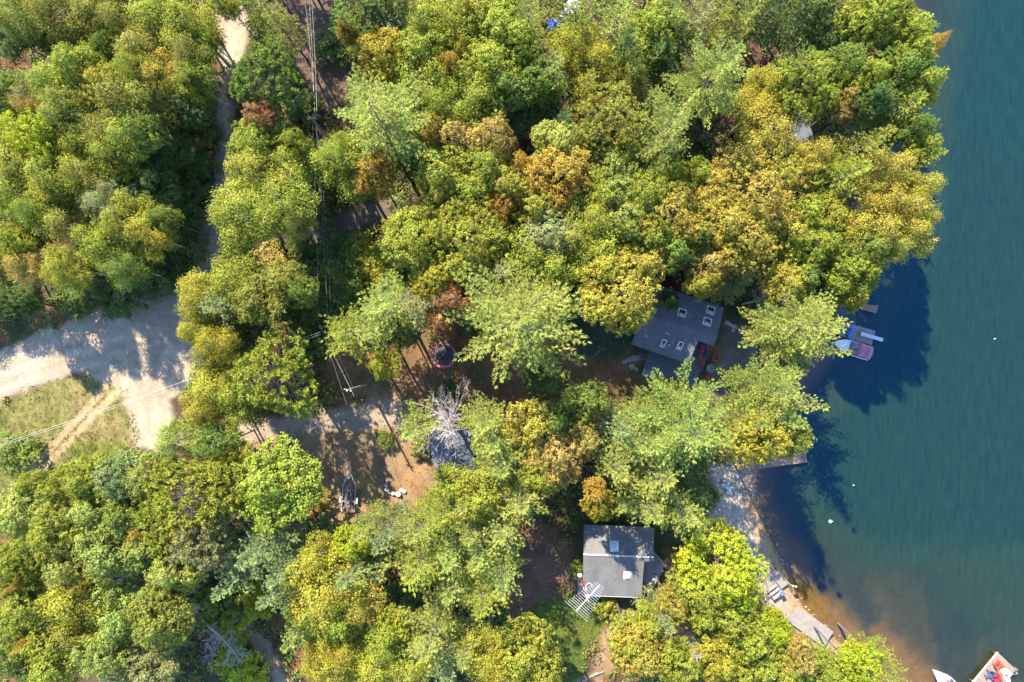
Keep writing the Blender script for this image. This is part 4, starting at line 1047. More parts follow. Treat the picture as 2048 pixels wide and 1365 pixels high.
for i in range(5): st.slab(rect(hf, 2.65 - 0.28 * (i + 1), 2.65 - 0.28 * i - 0.03, 3.85, 5.0, ZD - 0.14 * (i + 1)), 0.05)
so = st.build('steps', M['navy_deck'], cot)
pk = MB()
for i in range(14): pk.box(hf(2.65 - 0.11 * i, 3.8, ZD + .35 - .05 * i), (0.03, 0.03, .9), HA)
pk.tube([hf(2.7, 3.8, ZD + .85), hf(1.15, 3.8, ZD + .1)], 0.035, 4); pk.build('handrail', M['navy_deck'], so)
# stone steps and stepping stones
def stone_mb(c, rx, ry, h, seed, n=9):
    r = random.Random(seed); mb = MB(); vs = []
    for lev, (s, z) in enumerate(((1.0, -0.1), (1.0, h * .6), (0.82, h))):
        rr = random.Random(seed)
        for k in range(n):
            t = 2 * PI * k / n; q = rr.uniform(0.82, 1.12)
            vs.append((c[0] + rx * s * q * math.cos(t), c[1] + ry * s * q * math.sin(t), c[2] + z + r.uniform(-.02, .02) * h))
    fs = [(i * n + k, i * n + (k + 1) % n, (i + 1) * n + (k + 1) % n, (i + 1) * n + k) for i in range(2) for k in range(n)] + [tuple(2 * n + k for k in range(n))]
    mb.add(vs, fs); return mb
def stone_path(label, spots, mat):
    o = empty('stone_path', ground(*spots[0][:2])); tag(o, kind='structure')
    for i, (px, py, r) in enumerate(spots):
        g = ground(px, py) - o.location
        ob = stone_mb((g.x, g.y, g.z), r / 16, r / 16 * .85, 0.09, int(px)).build('stone', mat, o)
    return o
stone_path('', [(1249, 724, 6), (1258, 720, 6), (1266, 717, 7), (1275, 716, 7), (1285, 715, 8), (1294, 716, 7), (1264, 734, 7), (1272, 739, 5), (1313, 749, 5), (1327, 753, 5)], M['stone'])
stone_path('', [(1454, 646, 5), (1461, 650, 5), (1468, 653, 5.5), (1476, 656, 5), (1484, 661, 5), (1490, 668, 4.5), (1480, 665, 4), (1466, 661, 4)], M['pale_stone'])
ss = empty('stone_steps', ground(1298, 744)); tag(ss, 'pale curved stone steps sunk in brown earth below the cottage stairs', 'steps')
for i in range(4):
    mb = MB(); mb.prism([Vector((-.75 + .42 * i, -.75 + .1 * abs(i - 1), 0)), Vector((-.75 + .42 * i + .38, -.8, 0)), Vector((-.75 + .42 * i + .38, .62, 0)), Vector((-.75 + .42 * i, .62 - .15 * (i == 0), 0))], -0.1, 0.08 + 0.07 * i)
    o = mb.build('step', M['pale_stone'], ss, bevel=0.02); o.rotation_euler.z = HA
# red lawn chairs
def chair():
    c = empty('lawn_chair', (0, 0, 0))
    s = MB()
    for i in range(5): s.box((0, 0.24 - 0.115 * i, 0.36 - 0.028 * i), (0.52, 0.105, 0.03))
    s.build('seat', M['red_plastic'], c)
    b = MB()
    for i in range(5):
        x = -0.22 + 0.11 * i; h = 0.78 - 0.06 * abs(i - 2)
        b.slab([(x - .048, -0.24, 0.28), (x + .048, -0.24, 0.28), (x * 1.15 + .048, -0.24 - h * .28, 0.28 + h * .85), (x * 1.15 - .048, -0.24 - h * .28, 0.28 + h * .85)], 0.03)
    b.build('backrest', M['red_plastic'], c)
    for sx in (-1, 1):
        a = MB(); a.box((sx * 0.33, 0.02, 0.55), (0.13, 0.72, 0.03)); a.build('armrest', M['red_plastic'], c)
        for y in (0.3, -0.3):
            l = MB(); l.box((sx * 0.30, y, 0.27), (0.05, 0.1, 0.54)); l.build('leg', M['red_plastic'], c)
    c.scale = (0.7, 0.7, 0.95)
    return c
ch0 = chair()
CH = [(1416, 692, 1, 200, 'red lawn chair at the cottage wall corner, topmost on the deck'), (1404, 699, 1, -95, 'red lawn chair on the deck beside the black table, just below the topmost one'),
      (1400, 714, 1, -80, 'red lawn chair against the cottage roof edge, second from the fire ring'), (1404, 728, 1, -50, 'red lawn chair on the deck right next to the round fire ring'),
      (1427, 717, 0, 100, 'red lawn chair standing alone on the ground beyond the deck edge'), (1414, 755, 0, 20, 'red lawn chair on the ground past the deck corner, lowest of all')]
def face_copy(proto, first, loc, rz):
    o = proto if first else copy_tree(proto)
    o.location = loc; o.rotation_euler = (0, 0, rz); return o
for i, (px, py, on, deg, lab) in enumerate(CH):
    loc = P(px, py, ZD + 0.3) if on else ground(px, py)
    loc.z = ZD + 0.006 if on else loc.z
    tag(face_copy(ch0, i == 0, loc, math.radians(deg)), lab, 'chair', 'red lawn chairs around the cottage deck')
tb = empty('deck_table', (lambda p: (p.x, p.y, ZD + .006))(P(1413, 710, ZD)), HA)
tag(tb, 'black rectangular table in the middle of the chair circle on the deck', 'table')
m_ = MB(); m_.box((0, 0, .42), (0.55, 1.0, .04)); m_.build('tabletop', M['black'], tb, bevel=.01)
for sx in (-1, 1):
    for sy in (-1, 1):
        m_ = MB(); m_.box((sx * .22, sy * .44, .2), (.05, .05, .4)); m_.build('leg', M['black'], tb)
fp = empty('fire_ring', ground(1420, 737)); tag(fp, 'round grey stone fire ring beside the cottage deck corner', 'fire pit')
for k in range(12):
    t = 2 * PI * k / 12
    o = stone_mb((0, 0, 0), .15, .10, .24, 500 + k).build('stone', M['stone'], fp); o.location = (math.cos(t) * .43, math.sin(t) * .43, 0); o.rotation_euler.z = t + PI / 2
a_ = MB(); a_.lathe((0, 0, 0), [(.34, -.05), (.34, .06), (.1, .1), (.02, .12)], 14); a_.build('ash', M['stone'], fp)

# ------------------------------------------------------------------ cabin with the rooftop aerial
def cabin():
    c = empty('cabin', (0, 0, 0)); tag(c, 'small cabin with old grey shingle roof, pale ridge cap and big white aerial', 'house')
    zr, ze = 4.9, 3.5
    def q(pts): return [P(x, y, z) for x, y, z in pts]
    r1 = MB()
    r1.slab(q([(1168, 1050, ze), (1309, 1056, ze), (1306, 1114.6, zr), (1167, 1109.0, zr)]), .16)
    r1.slab(q([(1167, 1109.4, zr), (1289, 1114.3, zr), (1282.5, 1195, ze), (1165, 1191, ze)]), .16)
    r1.slab(q([(1289.3, 1114.3, zr), (1306, 1115.0, zr), (1307, 1124, zr - .18), (1288.6, 1123, zr - .18)]), .16)
    global ro_cabin
    ro = ro_cabin = r1.build('roof', M['old_shingle'], c)
    rc = MB(); rc.slab([p + Vector((0, 0, .07)) for p in q([(1166.5, 1107.6, zr), (1306.5, 1113.2, zr), (1306.5, 1116.0, zr), (1166.5, 1110.6, zr)])], .07); rc.build('ridge_cap', M['ridge_metal'], ro)
    fa = MB(); fa.slab(q([(1165, 1191.3, ze - .02), (1282.5, 1195.3, ze - .02), (1282.5, 1196.0, ze - .02), (1165, 1192.0, ze - .02)]), .2); fa.build('fascia', M['white_paint'], ro)
    w = MB(); pts = [P(1173, 1184, 3.3), P(1277, 1188, 3.3), P(1283, 1122, 3.3), P(1300, 1118, 3.3), P(1302, 1064, 3.3), P(1174, 1060, 3.3)]
    w.prism(pts, .5, 3.28); w.build('wall', M['grey_wall'], c)
    gb = MB()
    for a, b, p in (((1173, 1184), (1174, 1060), (1173, 1109)), ((1277, 1188), (1302, 1064), (1286, 1114))):
        tri = [P(*a, 3.3), P(*b, 3.3), P(*p, 4.6)]; off = Vector((.15 if a[0] < 1200 else -.15, 0, 0))
        gb.add(tri + [t + off for t in tri], [(0, 1, 2), (3, 5, 4), (0, 3, 4, 1), (1, 4, 5, 2), (2, 5, 3, 0)])
    gb.build('gable', M['grey_wall'], c)
    for x0, x1 in ((1185, 1198), (1215, 1240), (1252, 1268)):
        mb = MB(); a, b = P(x0, 1184.6 + (x0 - 1173) * .04, 3.3), P(x1, 1184.6 + (x1 - 1173) * .04, 3.3); a.z = b.z = 2.8
        mb.slab([a + Vector((0, -.03, 0)), b + Vector((0, -.03, 0)), b + Vector((0, -.06, -1.1)), a + Vector((0, -.06, -1.1))], .03); mb.build('window', M['glass'], c)
    ident = lambda u, v, z: Vector((u, -v, z))
    for px, py, up in ((1228, 1092, 1), (1256, 1153, 0)):
        zz = 4.3; k = (zr - ze) / 3.6
        p = P(px, py, 4.4)
        skylight(c, ident, p.x, -p.y, 4.42 if up else 4.12, 1.05, 1.12, k if up else -k, dome=True)
    for px, py in ((1192, 1070), (1250, 1080), (1275, 1072)):
        p = P(px, py, 4.1); v = MB(); v.lathe(p, [(.07, -.3), (.07, .25), (.11, .26), (.11, .33)], 8); v.build('vent_pipe', M['fascia'], c)
    # side deck with steps
    zd = 1.75
    dk = MB(); dpts = [P(*a, zd - .07) for a in ((1287, 1124), (1306, 1117), (1327, 1133), (1322, 1150), (1306, 1176), (1284, 1186))]
    dk.prism(list(reversed(dpts)), zd - .25, zd - .06); d = dk.build('deck', M['grey_plank'], c)
    rows = [(1124, 1287, 1314), (1132, 1286, 1326), (1140, 1286, 1326), (1148, 1286, 1323), (1156, 1285.5, 1318), (1164, 1285, 1313), (1172, 1285, 1308), (1179, 1284.5, 1298)]
    for y, x0, x1 in rows:
        for h in (0, 1, 2, 3):
            mb = MB(); yy = y - 3 + h * 2.0; mb.slab([P(x0, yy, zd), P(x1 - .8 * h * (y > 1145), yy, zd), P(x1 - .8 * h * (y > 1145), yy + 1.8, zd), P(x0, yy + 1.8, zd)], .05); mb.build('plank', M['grey_plank'], d)
    a, b = P(1309, 1106, zd), P(1330, 1134, zd)
    st = MB(); e = (b - a).normalized(); nrm = Vector((-e.y, e.x, 0)) * -1
    sto = empty('steps', (0, 0, 0)); sto.parent = c
    for i in range(6):
        o_ = Vector((0.27 * (i + 1), .12 * (i + 1), 0)) * .0
        mb = MB(); base = a + e * .1 + (b - a) * 0
        s0 = a + Vector((.05 + .05 * i, .02, 0)) + e * (.38 * i); w_ = Vector((.75, .6, 0)) * -1
        mb.slab([Vector((s0.x, s0.y, zd - .06 - .1 * i)), Vector((s0.x + e.x * .33, s0.y + e.y * .33, zd - .06 - .1 * i)), Vector((s0.x + e.x * .33 + w_.x, s0.y + e.y * .33 + w_.y, zd - .06 - .1 * i)), Vector((s0.x + w_.x, s0.y + w_.y, zd - .06 - .1 * i))], .05)
        mb.build('tread', M['grey_plank'], sto)
    rl = MB(); rl.tube([a + Vector((0.05, 0.02, .85)), b + Vector((.05, .02, .45))], .04, 5)
    for t in (0, .5, 1): p = a.lerp(b, t) + Vector((.05, .02, 0)); rl.tube([p + Vector((0, 0, -.6)), p + Vector((0, 0, .85 - .4 * t))], .035, 5)
    rl.build('handrail', M['grey_plank'], sto)
    wr = MB()
    ps = [P(1284, 1184, zd + .8), P(1294, 1184.5, zd + .8), P(1308, 1172, zd + .8)]
    wr.tube(ps, .045, 5); wr.tube([ps[1], P(1295.5, 1189, zd + .5)], .04, 5)
    for p in ps: wr.tube([p, p - Vector((0, 0, .85))], .035, 5)
    wr.build('white_rail', M['white_paint'], d)
    po = MB(); po.slab([P(1190, 1191, 1.9), P(1205, 1191.5, 1.9), P(1205, 1198, 1.8), P(1190, 1197.5, 1.8)], .12); po.build('porch_roof', M['fascia'], c)
    sp = MB(); sp.slab([P(1155, 1158, 1.3), P(1165, 1158, 1.3), P(1165, 1188, 1.2), P(1156, 1188, 1.2)], .1); sp.build('side_landing', M['grey_plank'], c)
    return c
cabin()
bb = empty('barbecue', (lambda p: (p.x, p.y, 1.76))(P(1298, 1165, 1.75)), .6)
tag(bb, 'black round-lidded barbecue on the cabin side deck', 'barbecue')
mb = MB(); mb.lathe((0, 0, .75), [(.02, .38), (.2, .36), (.36, .26), (.45, .08), (.46, 0), (.36, -.18), (.1, -.24)], 16)
x = mb.build('lid', M['black'], bb, smooth=True); x.scale = (1.35, .85, 1)
for sx in (-1, 1):
    mb = MB(); mb.box((sx * .72, 0, .72), (.3, .42, .03)); mb.build('side_shelf', M['steel'], bb)
    for sy in (-1, 1): mb = MB(); mb.tube([(sx * .42, sy * .2, 0), (sx * .36, sy * .16, .62)], .025, 6); mb.build('leg', M['black'], bb)
mb = MB(); mb.tube([(-.3, -.42, .85), (.3, -.42, .85)], .02, 6); mb.build('handle', M['steel'], bb)

# aerial on its lattice mast
mast_b, mast_t = P(1162, 1150, 3.6), P(1174, 1193, 8.3)
base = Vector((mast_t.x, mast_t.y, gz_at(mast_t.x, mast_t.y)))
base = Vector((P(1160, 1146, 1.2).x, P(1160, 1146, 1.2).y, gz_at(P(1160, 1146, 1.2).x, P(1160, 1146, 1.2).y)))
mast = empty('aerial_mast', base); tag(mast, 'red and white lattice aerial mast rising past the cabin roof edge', 'mast')
Hm = 8.6
for s in range(8):
    z0, z1 = Hm * s / 8, Hm * (s + 1) / 8
    m_ = MB(); rr = .17
    cr = [(rr * math.cos(t), rr * math.sin(t)) for t in (0.5, 2.6, 4.7)]
    for x, y in cr: m_.tube([(x, y, z0), (x, y, z1)], .028, 4)
    for k in range(3):
        for j in range(3):
            a, b = cr[k], cr[(k + 1) % 3]; h = (z1 - z0) / 3
            m_.tube([(*a, z0 + j * h), (*b, z0 + (j + 1) * h)], .018, 3)
    m_.build('mast_section', M['mast_red'] if s % 2 == 0 or s < 5 else M['white_paint'], mast)
m_ = MB(); m_.tube([(0, 0, Hm - .4), (0, 0, Hm + 1.0)], .035, 6); m_.build('mast_tip', M['white_paint'], mast)
zt = base.z + Hm + .7
b0, b1 = P(1199.5, 1170.5, zt), P(1152.5, 1222.5, zt)
an = empty('rooftop_aerial', (b0 + b1) / 2); tag(an, 'large white fishbone aerial jutting over the lawn below the cabin', 'aerial')
bv = (b1 - b0); L = bv.length; bd = bv.normalized(); pd = Vector((-bd.y, bd.x, 0))
m_ = MB(); m_.tube([-bd * L / 2, bd * L / 2], .06, 6); m_.build('boom', M['alu'], an)
for i in range(16):
    t = i / 15; c = bd * (L * (t - .5)); hl = .55 + 1.0 * t ** 0.8
    if i == 15: hl = 1.72
    m_ = MB(); m_.tube([c - pd * hl + Vector((0, 0, .06)), c + pd * hl + Vector((0, 0, .06))], .024, 5); m_.build('element', M['alu'], an)
lp = P(1178, 1173, zt - 1) - (b0 + b1) / 2
m_ = MB(); m_.tube([lp + Vector((.35 * math.cos(a), .35 * math.sin(a), 0)) for a in [i * .5 for i in range(9)]], .03, 5); m_.build('cable_loop', M['white_paint'], an)
ds = empty('satellite_dish', P(1159, 1149, 2.6)); ds.location.z = 2.3; tag(ds, 'small white satellite dish beside the cabin wall', 'dish')
m_ = MB(); m_.lathe((0, 0, .5), [(.02, 0), (.15, .03), (.28, .12), (.27, .14), (.14, .05), (.02, .02)], 14); o = m_.build('bowl', M['white_paint'], ds, smooth=True)
m_ = MB(); m_.tube([(0, 0, -2.2), (0, 0, .5)], .04, 6); m_.build('stem', M['steel'], ds)

# ------------------------------------------------------------------ garage, shed, far cabin
def gable_house(name, label, ridge, halfw, zr, ze, mat, wallm, cat='building'):
    """ridge: two photo pixels; half widths to either side in metres"""
    a, b = P(*ridge[0], zr), P(*ridge[1], zr)
    e = (b - a).normalized(); n = Vector((-e.y, e.x, 0)); L = (b - a).length
    o = empty(name, Vector((((a + b) / 2).x, ((a + b) / 2).y, 0))); tag(o, label, cat)
    c = o.location
    r = MB()
    for s, w in ((1, halfw[0]), (-1, halfw[1])):
        q = [a + n * .004 * s, b + n * .004 * s, b + n * w * s + Vector((0, 0, ze - zr)), a + n * w * s + Vector((0, 0, ze - zr))]
        r.slab([p - c for p in q], .14)
    ro = r.build('roof', mat, o)
    rc = MB(); rc.slab([p - c + Vector((0, 0, .06)) for p in (a - n * .12, b - n * .12, b + n * .12, a + n * .12)], .07); rc.build('ridge_cap', mat, ro)
    w = MB()
    i0, i1 = halfw[0] - .3, halfw[1] - .3
    pts = [a + e * .3 + n * i0 - c, b - e * .3 + n * i0 - c, b - e * .3 - n * i1 - c, a + e * .3 - n * i1 - c]
    w.prism(pts, .4, ze - .05)
    for p in (a + e * .3, b - e * .45):
        t = [p + n * i0 - c, p - n * i1 - c, p - c]; t[0].z = t[1].z = ze - .1; t[2].z = zr - .2
        w.add(t + [k + e * .15 for k in t], [(0, 1, 2), (3, 5, 4), (0, 3, 4, 1), (1, 4, 5, 2), (2, 5, 3, 0)])
    w.build('wall', wallm, o)
    d = MB(); p = b - e * .26 - c; d.box((p.x, p.y, 1.9), (.08, 1.6, 1.8), math.atan2(e.y, e.x)); d.build('door', M['white_paint'], o)
    return o
gable_house('garage', 'small garage with dark shingle gable roof under the bare dead tree', ((896, 862), (915, 962)), (2.35, 2.55), 4.6, 3.5, M['shingle'], M['log_wall'], 'garage')
gable_house('shed', 'low shed with plain grey roof half hidden by trees near the top', ((728, 58), (806, 52)), (1.6, 1.7), 3.4, 2.8, M['old_shingle'], M['grey_wall'], 'shed')
gable_house('lakeside_cabin', 'lakeside cabin showing only a sliver of grey roof between gold trees', ((1570, 205), (1588, 300)), (3.0, 2.1), 4.6, 3.6, M['shingle'], M['grey_wall'], 'house')

# ------------------------------------------------------------------ docks
def dock(name, label, c4, z, w, mat, along, posts=True, cat='dock', seed=1, rail=None):
    """c4: photo pixels of the corners u0v0, u1v0, u1v1, u0v1 at deck height"""
    q = [P(x, y, z) for x, y in c4]
    o = empty(name, Vector((sum(p.x for p in q) / 4, sum(p.y for p in q) / 4, 0))); tag(o, label, cat, 'docks and decks along the shore')
    c = Vector((o.location.x, o.location.y, 0)); q = [p - c for p in q]
    lu = ((q[1] - q[0]).length + (q[2] - q[3]).length) / 2; lv = ((q[3] - q[0]).length + (q[2] - q[1]).length) / 2
    def at(s, t): return q[0].lerp(q[1], s).lerp(q[3].lerp(q[2], s), t)
    n = max(2, int((lv if along == 'u' else lu) / w)); r = random.Random(seed)
    sub = MB(); sub.slab([at(s, t) - Vector((0, 0, .065)) for s, t in ((.02, .02), (.98, .02), (.98, .98), (.02, .98))], .18); sub.build('joists', M['post_wood'], o)
    for i in range(n):
        a, b = i / n, (i + 1) / n - .012 * w / max(lv, lu) * 6 / w / 6
        g = .014 / (lv if along == 'u' else lu)
        a, b = i / n + g, (i + 1) / n - g
        j0, j1 = r.uniform(-.012, .012), r.uniform(-.012, .012); dz = Vector((0, 0, r.uniform(-.008, .008)))
        pts = [at(j0, a), at(1 + j1, a), at(1 + j1, b), at(j0, b)] if along == 'u' else [at(a, j0), at(b, j0), at(b, 1 + j1), at(a, 1 + j1)]
        mb = MB(); mb.slab([p + dz for p in pts], .05)
        mb.build('plank', mat, o)
    if posts:
        for s, t in ((.04, .04), (.96, .04), (.96, .96), (.04, .96)):
            p = at(s, t); mb = MB(); mb.tube([(p.x, p.y, -1.6), (p.x, p.y, z - .07)], .09, 7); mb.build('post', M['post_wood'], o)
    if rail:
        for (s0, t0), (s1, t1), m in rail:
            mb = MB(); mb.tube([at(s0, t0) + Vector((0, 0, .05)), at(s1, t1) + Vector((0, 0, .05))], .07, 4); mb.build('edge_board', m, o)
    return o
dock('dock', 'small pinkish-grey dock end poking out of trees, highest on the lake', [(1700, 606), (1757, 611.5), (1752.5, 627), (1700, 613)], .45, .15, M['brown_plank'], 'v', seed=11)
dock('dock', 'square grey plank dock with a diving board beside the moored boat', [(1684, 643), (1751.5, 662.5), (1743.3, 691), (1678, 672)], .45, .15, M['grey_plank'], 'v', seed=12)
db = empty('diving_board', P(1744, 674, .6)); tag(db, 'narrow pale diving board reaching past the grey dock over dark water', 'diving board')
a, b = P(1722, 667.5, .85) - db.location, P(1766, 680.5, .85) - db.location; d_ = (b - a).normalized(); n_ = Vector((-d_.y, d_.x, 0)) * .22
m_ = MB(); m_.slab([a - n_, b - n_, b + n_, a + n_], .06); m_.build('board', M['alu'], db)
m_ = MB(); m_.box(a + d_ * .25 - Vector((0, 0, .2)), (.3, .5, .28), math.atan2(d_.y, d_.x)); m_.build('stand', M['galvanised'], db)
m_ = MB(); m_.box(a + d_ * 1.1 - Vector((0, 0, .2)), (.12, .5, .26), math.atan2(d_.y, d_.x)); m_.build('fulcrum', M['galvanised'], db)
dock('dock', 'reddish-brown corner dock end jutting into dark water by the beach', [(1575, 903.5), (1611, 899.5), (1614.5, 925), (1578, 930)], .5, .16, M['brown_plank'], 'v', seed=13)
dock('dock', 'brown boardwalk along the bank under yellow branches above the beach', [(1448, 933), (1574.5, 906), (1577.5, 930), (1452, 948)], .5, .16, M['brown_plank'], 'v', seed=14)
bd_ = dock('shore_deck', 'grey shore deck with a slatted bench at the lower end of beach', [(1526, 1163), (1554, 1137), (1577, 1168), (1530, 1203)], .75, .15, M['pale_plank'], 'u', posts=True, cat='deck', seed=15, rail=[((1, 0), (1, 1), M['pale_plank'])])
dock('shore_deck', 'wide weathered grey deck on the waterline behind a lime tree', [(1588, 1212), (1600, 1212), (1666, 1264), (1651, 1291)], .8, .15, M['pale_plank'], 'v', cat='deck', seed=16) if False else None
q = [(1596, 1211), (1666.5, 1263.5), (1650, 1292), (1592, 1287)]
dock('shore_deck', 'wide weathered grey deck on the waterline beside a lime-coloured tree', [(1594, 1212), (1667, 1264), (1648, 1295), (1575, 1243)], .8, .15, M['pale_plank'], 'u', cat='deck', seed=16)
dock('dock', 'sunlit plank dock with red chairs and white edge board, lowest in the lake', [(1944, 1366), (1995, 1304.5), (2032, 1340), (1981, 1402)], .5, .22, M['pale_plank'], 'v', seed=17, rail=[((0, 0), (.66, 0), M['white_paint']), ((.68, 0), (1, 0), M['white_paint'])]) if False else None
dk6 = dock('dock', 'sunlit plank dock with red chairs and white edge board, lowest in the lake', [(1944, 1366), (1995, 1304.5), (2032, 1340), (1981, 1402)], .5, .2, M['warm_plank'], 'v', seed=17, rail=[((0, 0), (.66, 0), M['white_paint']), ((.68, 0), (1, 0), M['white_paint'])])
# slatted bench and dark lounger on the bench deck
bn = empty('slatted_bench', (lambda p: (p.x, p.y, .76))(P(1547, 1181, .75)), math.radians(37)); tag(bn, 'pale slatted bench lying across the grey shore deck', 'bench')
for i in range(3): m_ = MB(); m_.box((0, -.55 + .55 * i, .42), (1.45, .34, .05)); m_.build('slat', M['pale_plank'], bn)
for sx in (-1, 1): m_ = MB(); m_.box((sx * .6, 0, .2), (.08, 1.4, .38)); m_.build('leg', M['post_wood'], bn)
lo = empty('deck_lounger', (lambda p: (p.x, p.y, .76))(P(1556, 1176, .75)), math.radians(-55)); tag(lo, 'dark navy lounger on the grey shore deck next to the bench', 'lounger')
m_ = MB(); m_.box((-.3, 0, .32), (1.1, .55, .07)); m_.build('seat', M['navy_cloth'], lo, bevel=.02)
m_ = MB(); m_.box((.52, 0, .5), (.7, .55, .07), 0, Matrix.Rotation(math.radians(-35), 3, 'Y')); m_.build('backrest', M['navy_cloth'], lo, bevel=.02)
for sx in (-.75, .2):
    for sy in (-.24, .24): m_ = MB(); m_.box((sx, sy, .14), (.05, .05, .28)); m_.build('leg', M['steel'], lo)
fl = empty('flagpole', P(1576, 1165, .8)); fl.location.z = .7; tag(fl, 'short flagpole with a pale drooping flag on the bench deck corner', 'flag')
m_ = MB(); m_.tube([(0, 0, 0), (0, 0, 1.7)], .03, 6); m_.build('pole', M['white_paint'], fl)
vs = []; fs = []
for i in range(7):
    for j in range(3): vs.append((.05 + .10 * i, .08 * math.sin(i * 1.3) - .03 * i, 1.65 - .26 * j - .05 * i))
for i in range(6):
    for j in range(2): fs.append((i * 3 + j, i * 3 + j + 1, (i + 1) * 3 + j + 1, (i + 1) * 3 + j))
m_ = MB(); m_.add(vs, fs); o = m_.build('flag', M['white_paint'], fl, smooth=True); md_ = o.modifiers.new('thick', 'SOLIDIFY'); md_.thickness = .015

# ------------------------------------------------------------------ boats
def runabout(loc, rz, L, w, canvas, label, big=True):
    o = empty('motorboat', loc, rz); tag(o, label, 'boat')
    ns, nc = 15, 7
    def half(x): t = x / L; return w * (1.0 if t < .55 else max(0.02, 1 - ((t - .55) / .45) ** 2.0)) * (0.93 + .07 * min(1, t * 5))
    vs = []; fs = []
    prof = [(0.0, -.28), (.45, -.22), (.8, -.02), (.94, .3), (1.0, .62)]
    ring = [(-a, z) for a, z in reversed(prof)] + prof[1:]
    m = len(ring)
    for i in range(ns):
        x = L * i / (ns - 1); h = half(x); up = .22 * (i / (ns - 1)) ** 2
        for a, z in ring: vs.append((x, a * h, z + up if z > 0 else z * (1 - .6 * (i / (ns - 1)) ** 3) + up * .5))
    for i in range(ns - 1):
        for j in range(m - 1): fs.append((i * m + j, (i + 1) * m + j, (i + 1) * m + j + 1, i * m + j + 1))
    fs.append(tuple(range(m)))
    hb = MB(); hb.add(vs, fs); ho = hb.build('hull', M['gelcoat'], o, smooth=False)
    gw = MB()
    for s in (-1, 1):
        pts = [(L * i / (ns - 1), s * half(L * i / (ns - 1)) * .97, .63 + .22 * (i / (ns - 1)) ** 2) for i in range(ns)]
        gw.tube(pts, .06, 5)
    gw.build('gunwale', M['gelcoat'], o, smooth=True)
    fd = MB(); n = 8; x0 = L * .58; top = []; 
    for i in range(n + 1):
        x = x0 + (L - x0 - .05) * i / n; h = half(x) * .95; z = .64 + .22 * (x / L) ** 2
        top += [(x, -h, z), (x, 0, z + .10 * (1 - i / n)), (x, h, z)]
    fd.add(top, [(3 * i + j, 3 * i + 3 + j, 3 * i + 4 + j, 3 * i + 1 + j) for i in range(n) for j in (0, 1)]); fd.build('foredeck', M['gelcoat'], o)
    fl_ = MB(); fl_.prism([(.1, -w * .8), (x0, -w * .85), (x0, w * .85), (.1, w * .8)], .02, .1); fl_.build('cockpit_floor', M['grey_plank'], o)
    for y in (-.4, .4):
        s = MB(); s.box((L * .42, y, .35), (.5, .45, .4)); s.box((L * .42 - .25, y, .65), (.1, .45, .5)); s.build('seat', M['gelcoat'], o, bevel=.03)
    bs = MB(); bs.box((.4, 0, .35), (.5, w * 1.4, .42)); bs.build('stern_bench', M['gelcoat'], o, bevel=.03)
    for y0, y1 in ((-.8, -.28), (-.24, .24), (.28, .8)):
        p = MB(); p.slab([(x0 - .52, y0 * w, 1.12), (x0 - .02, y0 * w * .98, .78), (x0 - .02, y1 * w * .98, .78), (x0 - .52, y1 * w, 1.12)], .02); p.build('windscreen', M['glass'], o)
    e = MB(); e.box((-.22, 0, .55), (.42, .42, .55)); e.box((-.25, 0, 0), (.16, .14, .9)); e.build('outboard_motor', M['white_paint'] if not big else M['black'], o, bevel=.05)
    if canvas:
        vs = []; nn, mm = 8, 8
        for i in range(nn + 1):
            for j in range(mm + 1):
                a = i / nn; b = j / mm * 2 - 1
                rnd = .12 if i in (0, nn) else 0
                vs.append((.18 + (x0 - .85) * a, b * (w * .96 - rnd * abs(b) ** 3), 1.72 - .16 * abs(b) ** 2.5 - .05 * math.cos(a * PI * 4) - .06 * (abs(a - .5) * 2) ** 4))
        fs = [(i * (mm + 1) + j, (i + 1) * (mm + 1) + j, (i + 1) * (mm + 1) + j + 1, i * (mm + 1) + j + 1) for i in range(nn) for j in range(mm)]
        b = MB(); b.add(vs, fs); bo = b.build('canvas_top', canvas, o, smooth=True); s_ = bo.modifiers.new('thick', 'SOLIDIFY'); s_.thickness = .03
        fr = MB()
        for x in (.25, x0 - .72):
            for s in (-1, 1): fr.tube([(x + (x0 - .5) / 2 * .0, s * w * .93, .66), (x, s * w * .93, 1.55)], .02, 5)
        fr.build('canvas_frame', M['steel'], o)
    return o
st_, bw_ = P(1739.5, 708.5, .7), P(1671, 686, .7)
bo = runabout((st_.x, st_.y, .02), math.atan2(bw_.y - st_.y, bw_.x - st_.x), (bw_ - st_).length + .25, .88, M['pink_canvas'], 'white motorboat with dusty pink canvas top moored at the grey dock')
s2, b2 = P(1925, 1396, .7), P(1872, 1346, .7)
o2 = runabout((s2.x, s2.y, .02), math.atan2(b2.y - s2.y, b2.x - s2.x), (b2 - s2).length + .2, .85, None, 'open white boat with a red seat at the lower picture edge', big=False)
m_ = MB(); m_.box(((b2 - s2).length * .60, -.15, .75), (1.5, .42, .1), .12); m_.build('red_cushion', M['red_plastic'], o2, bevel=.03)
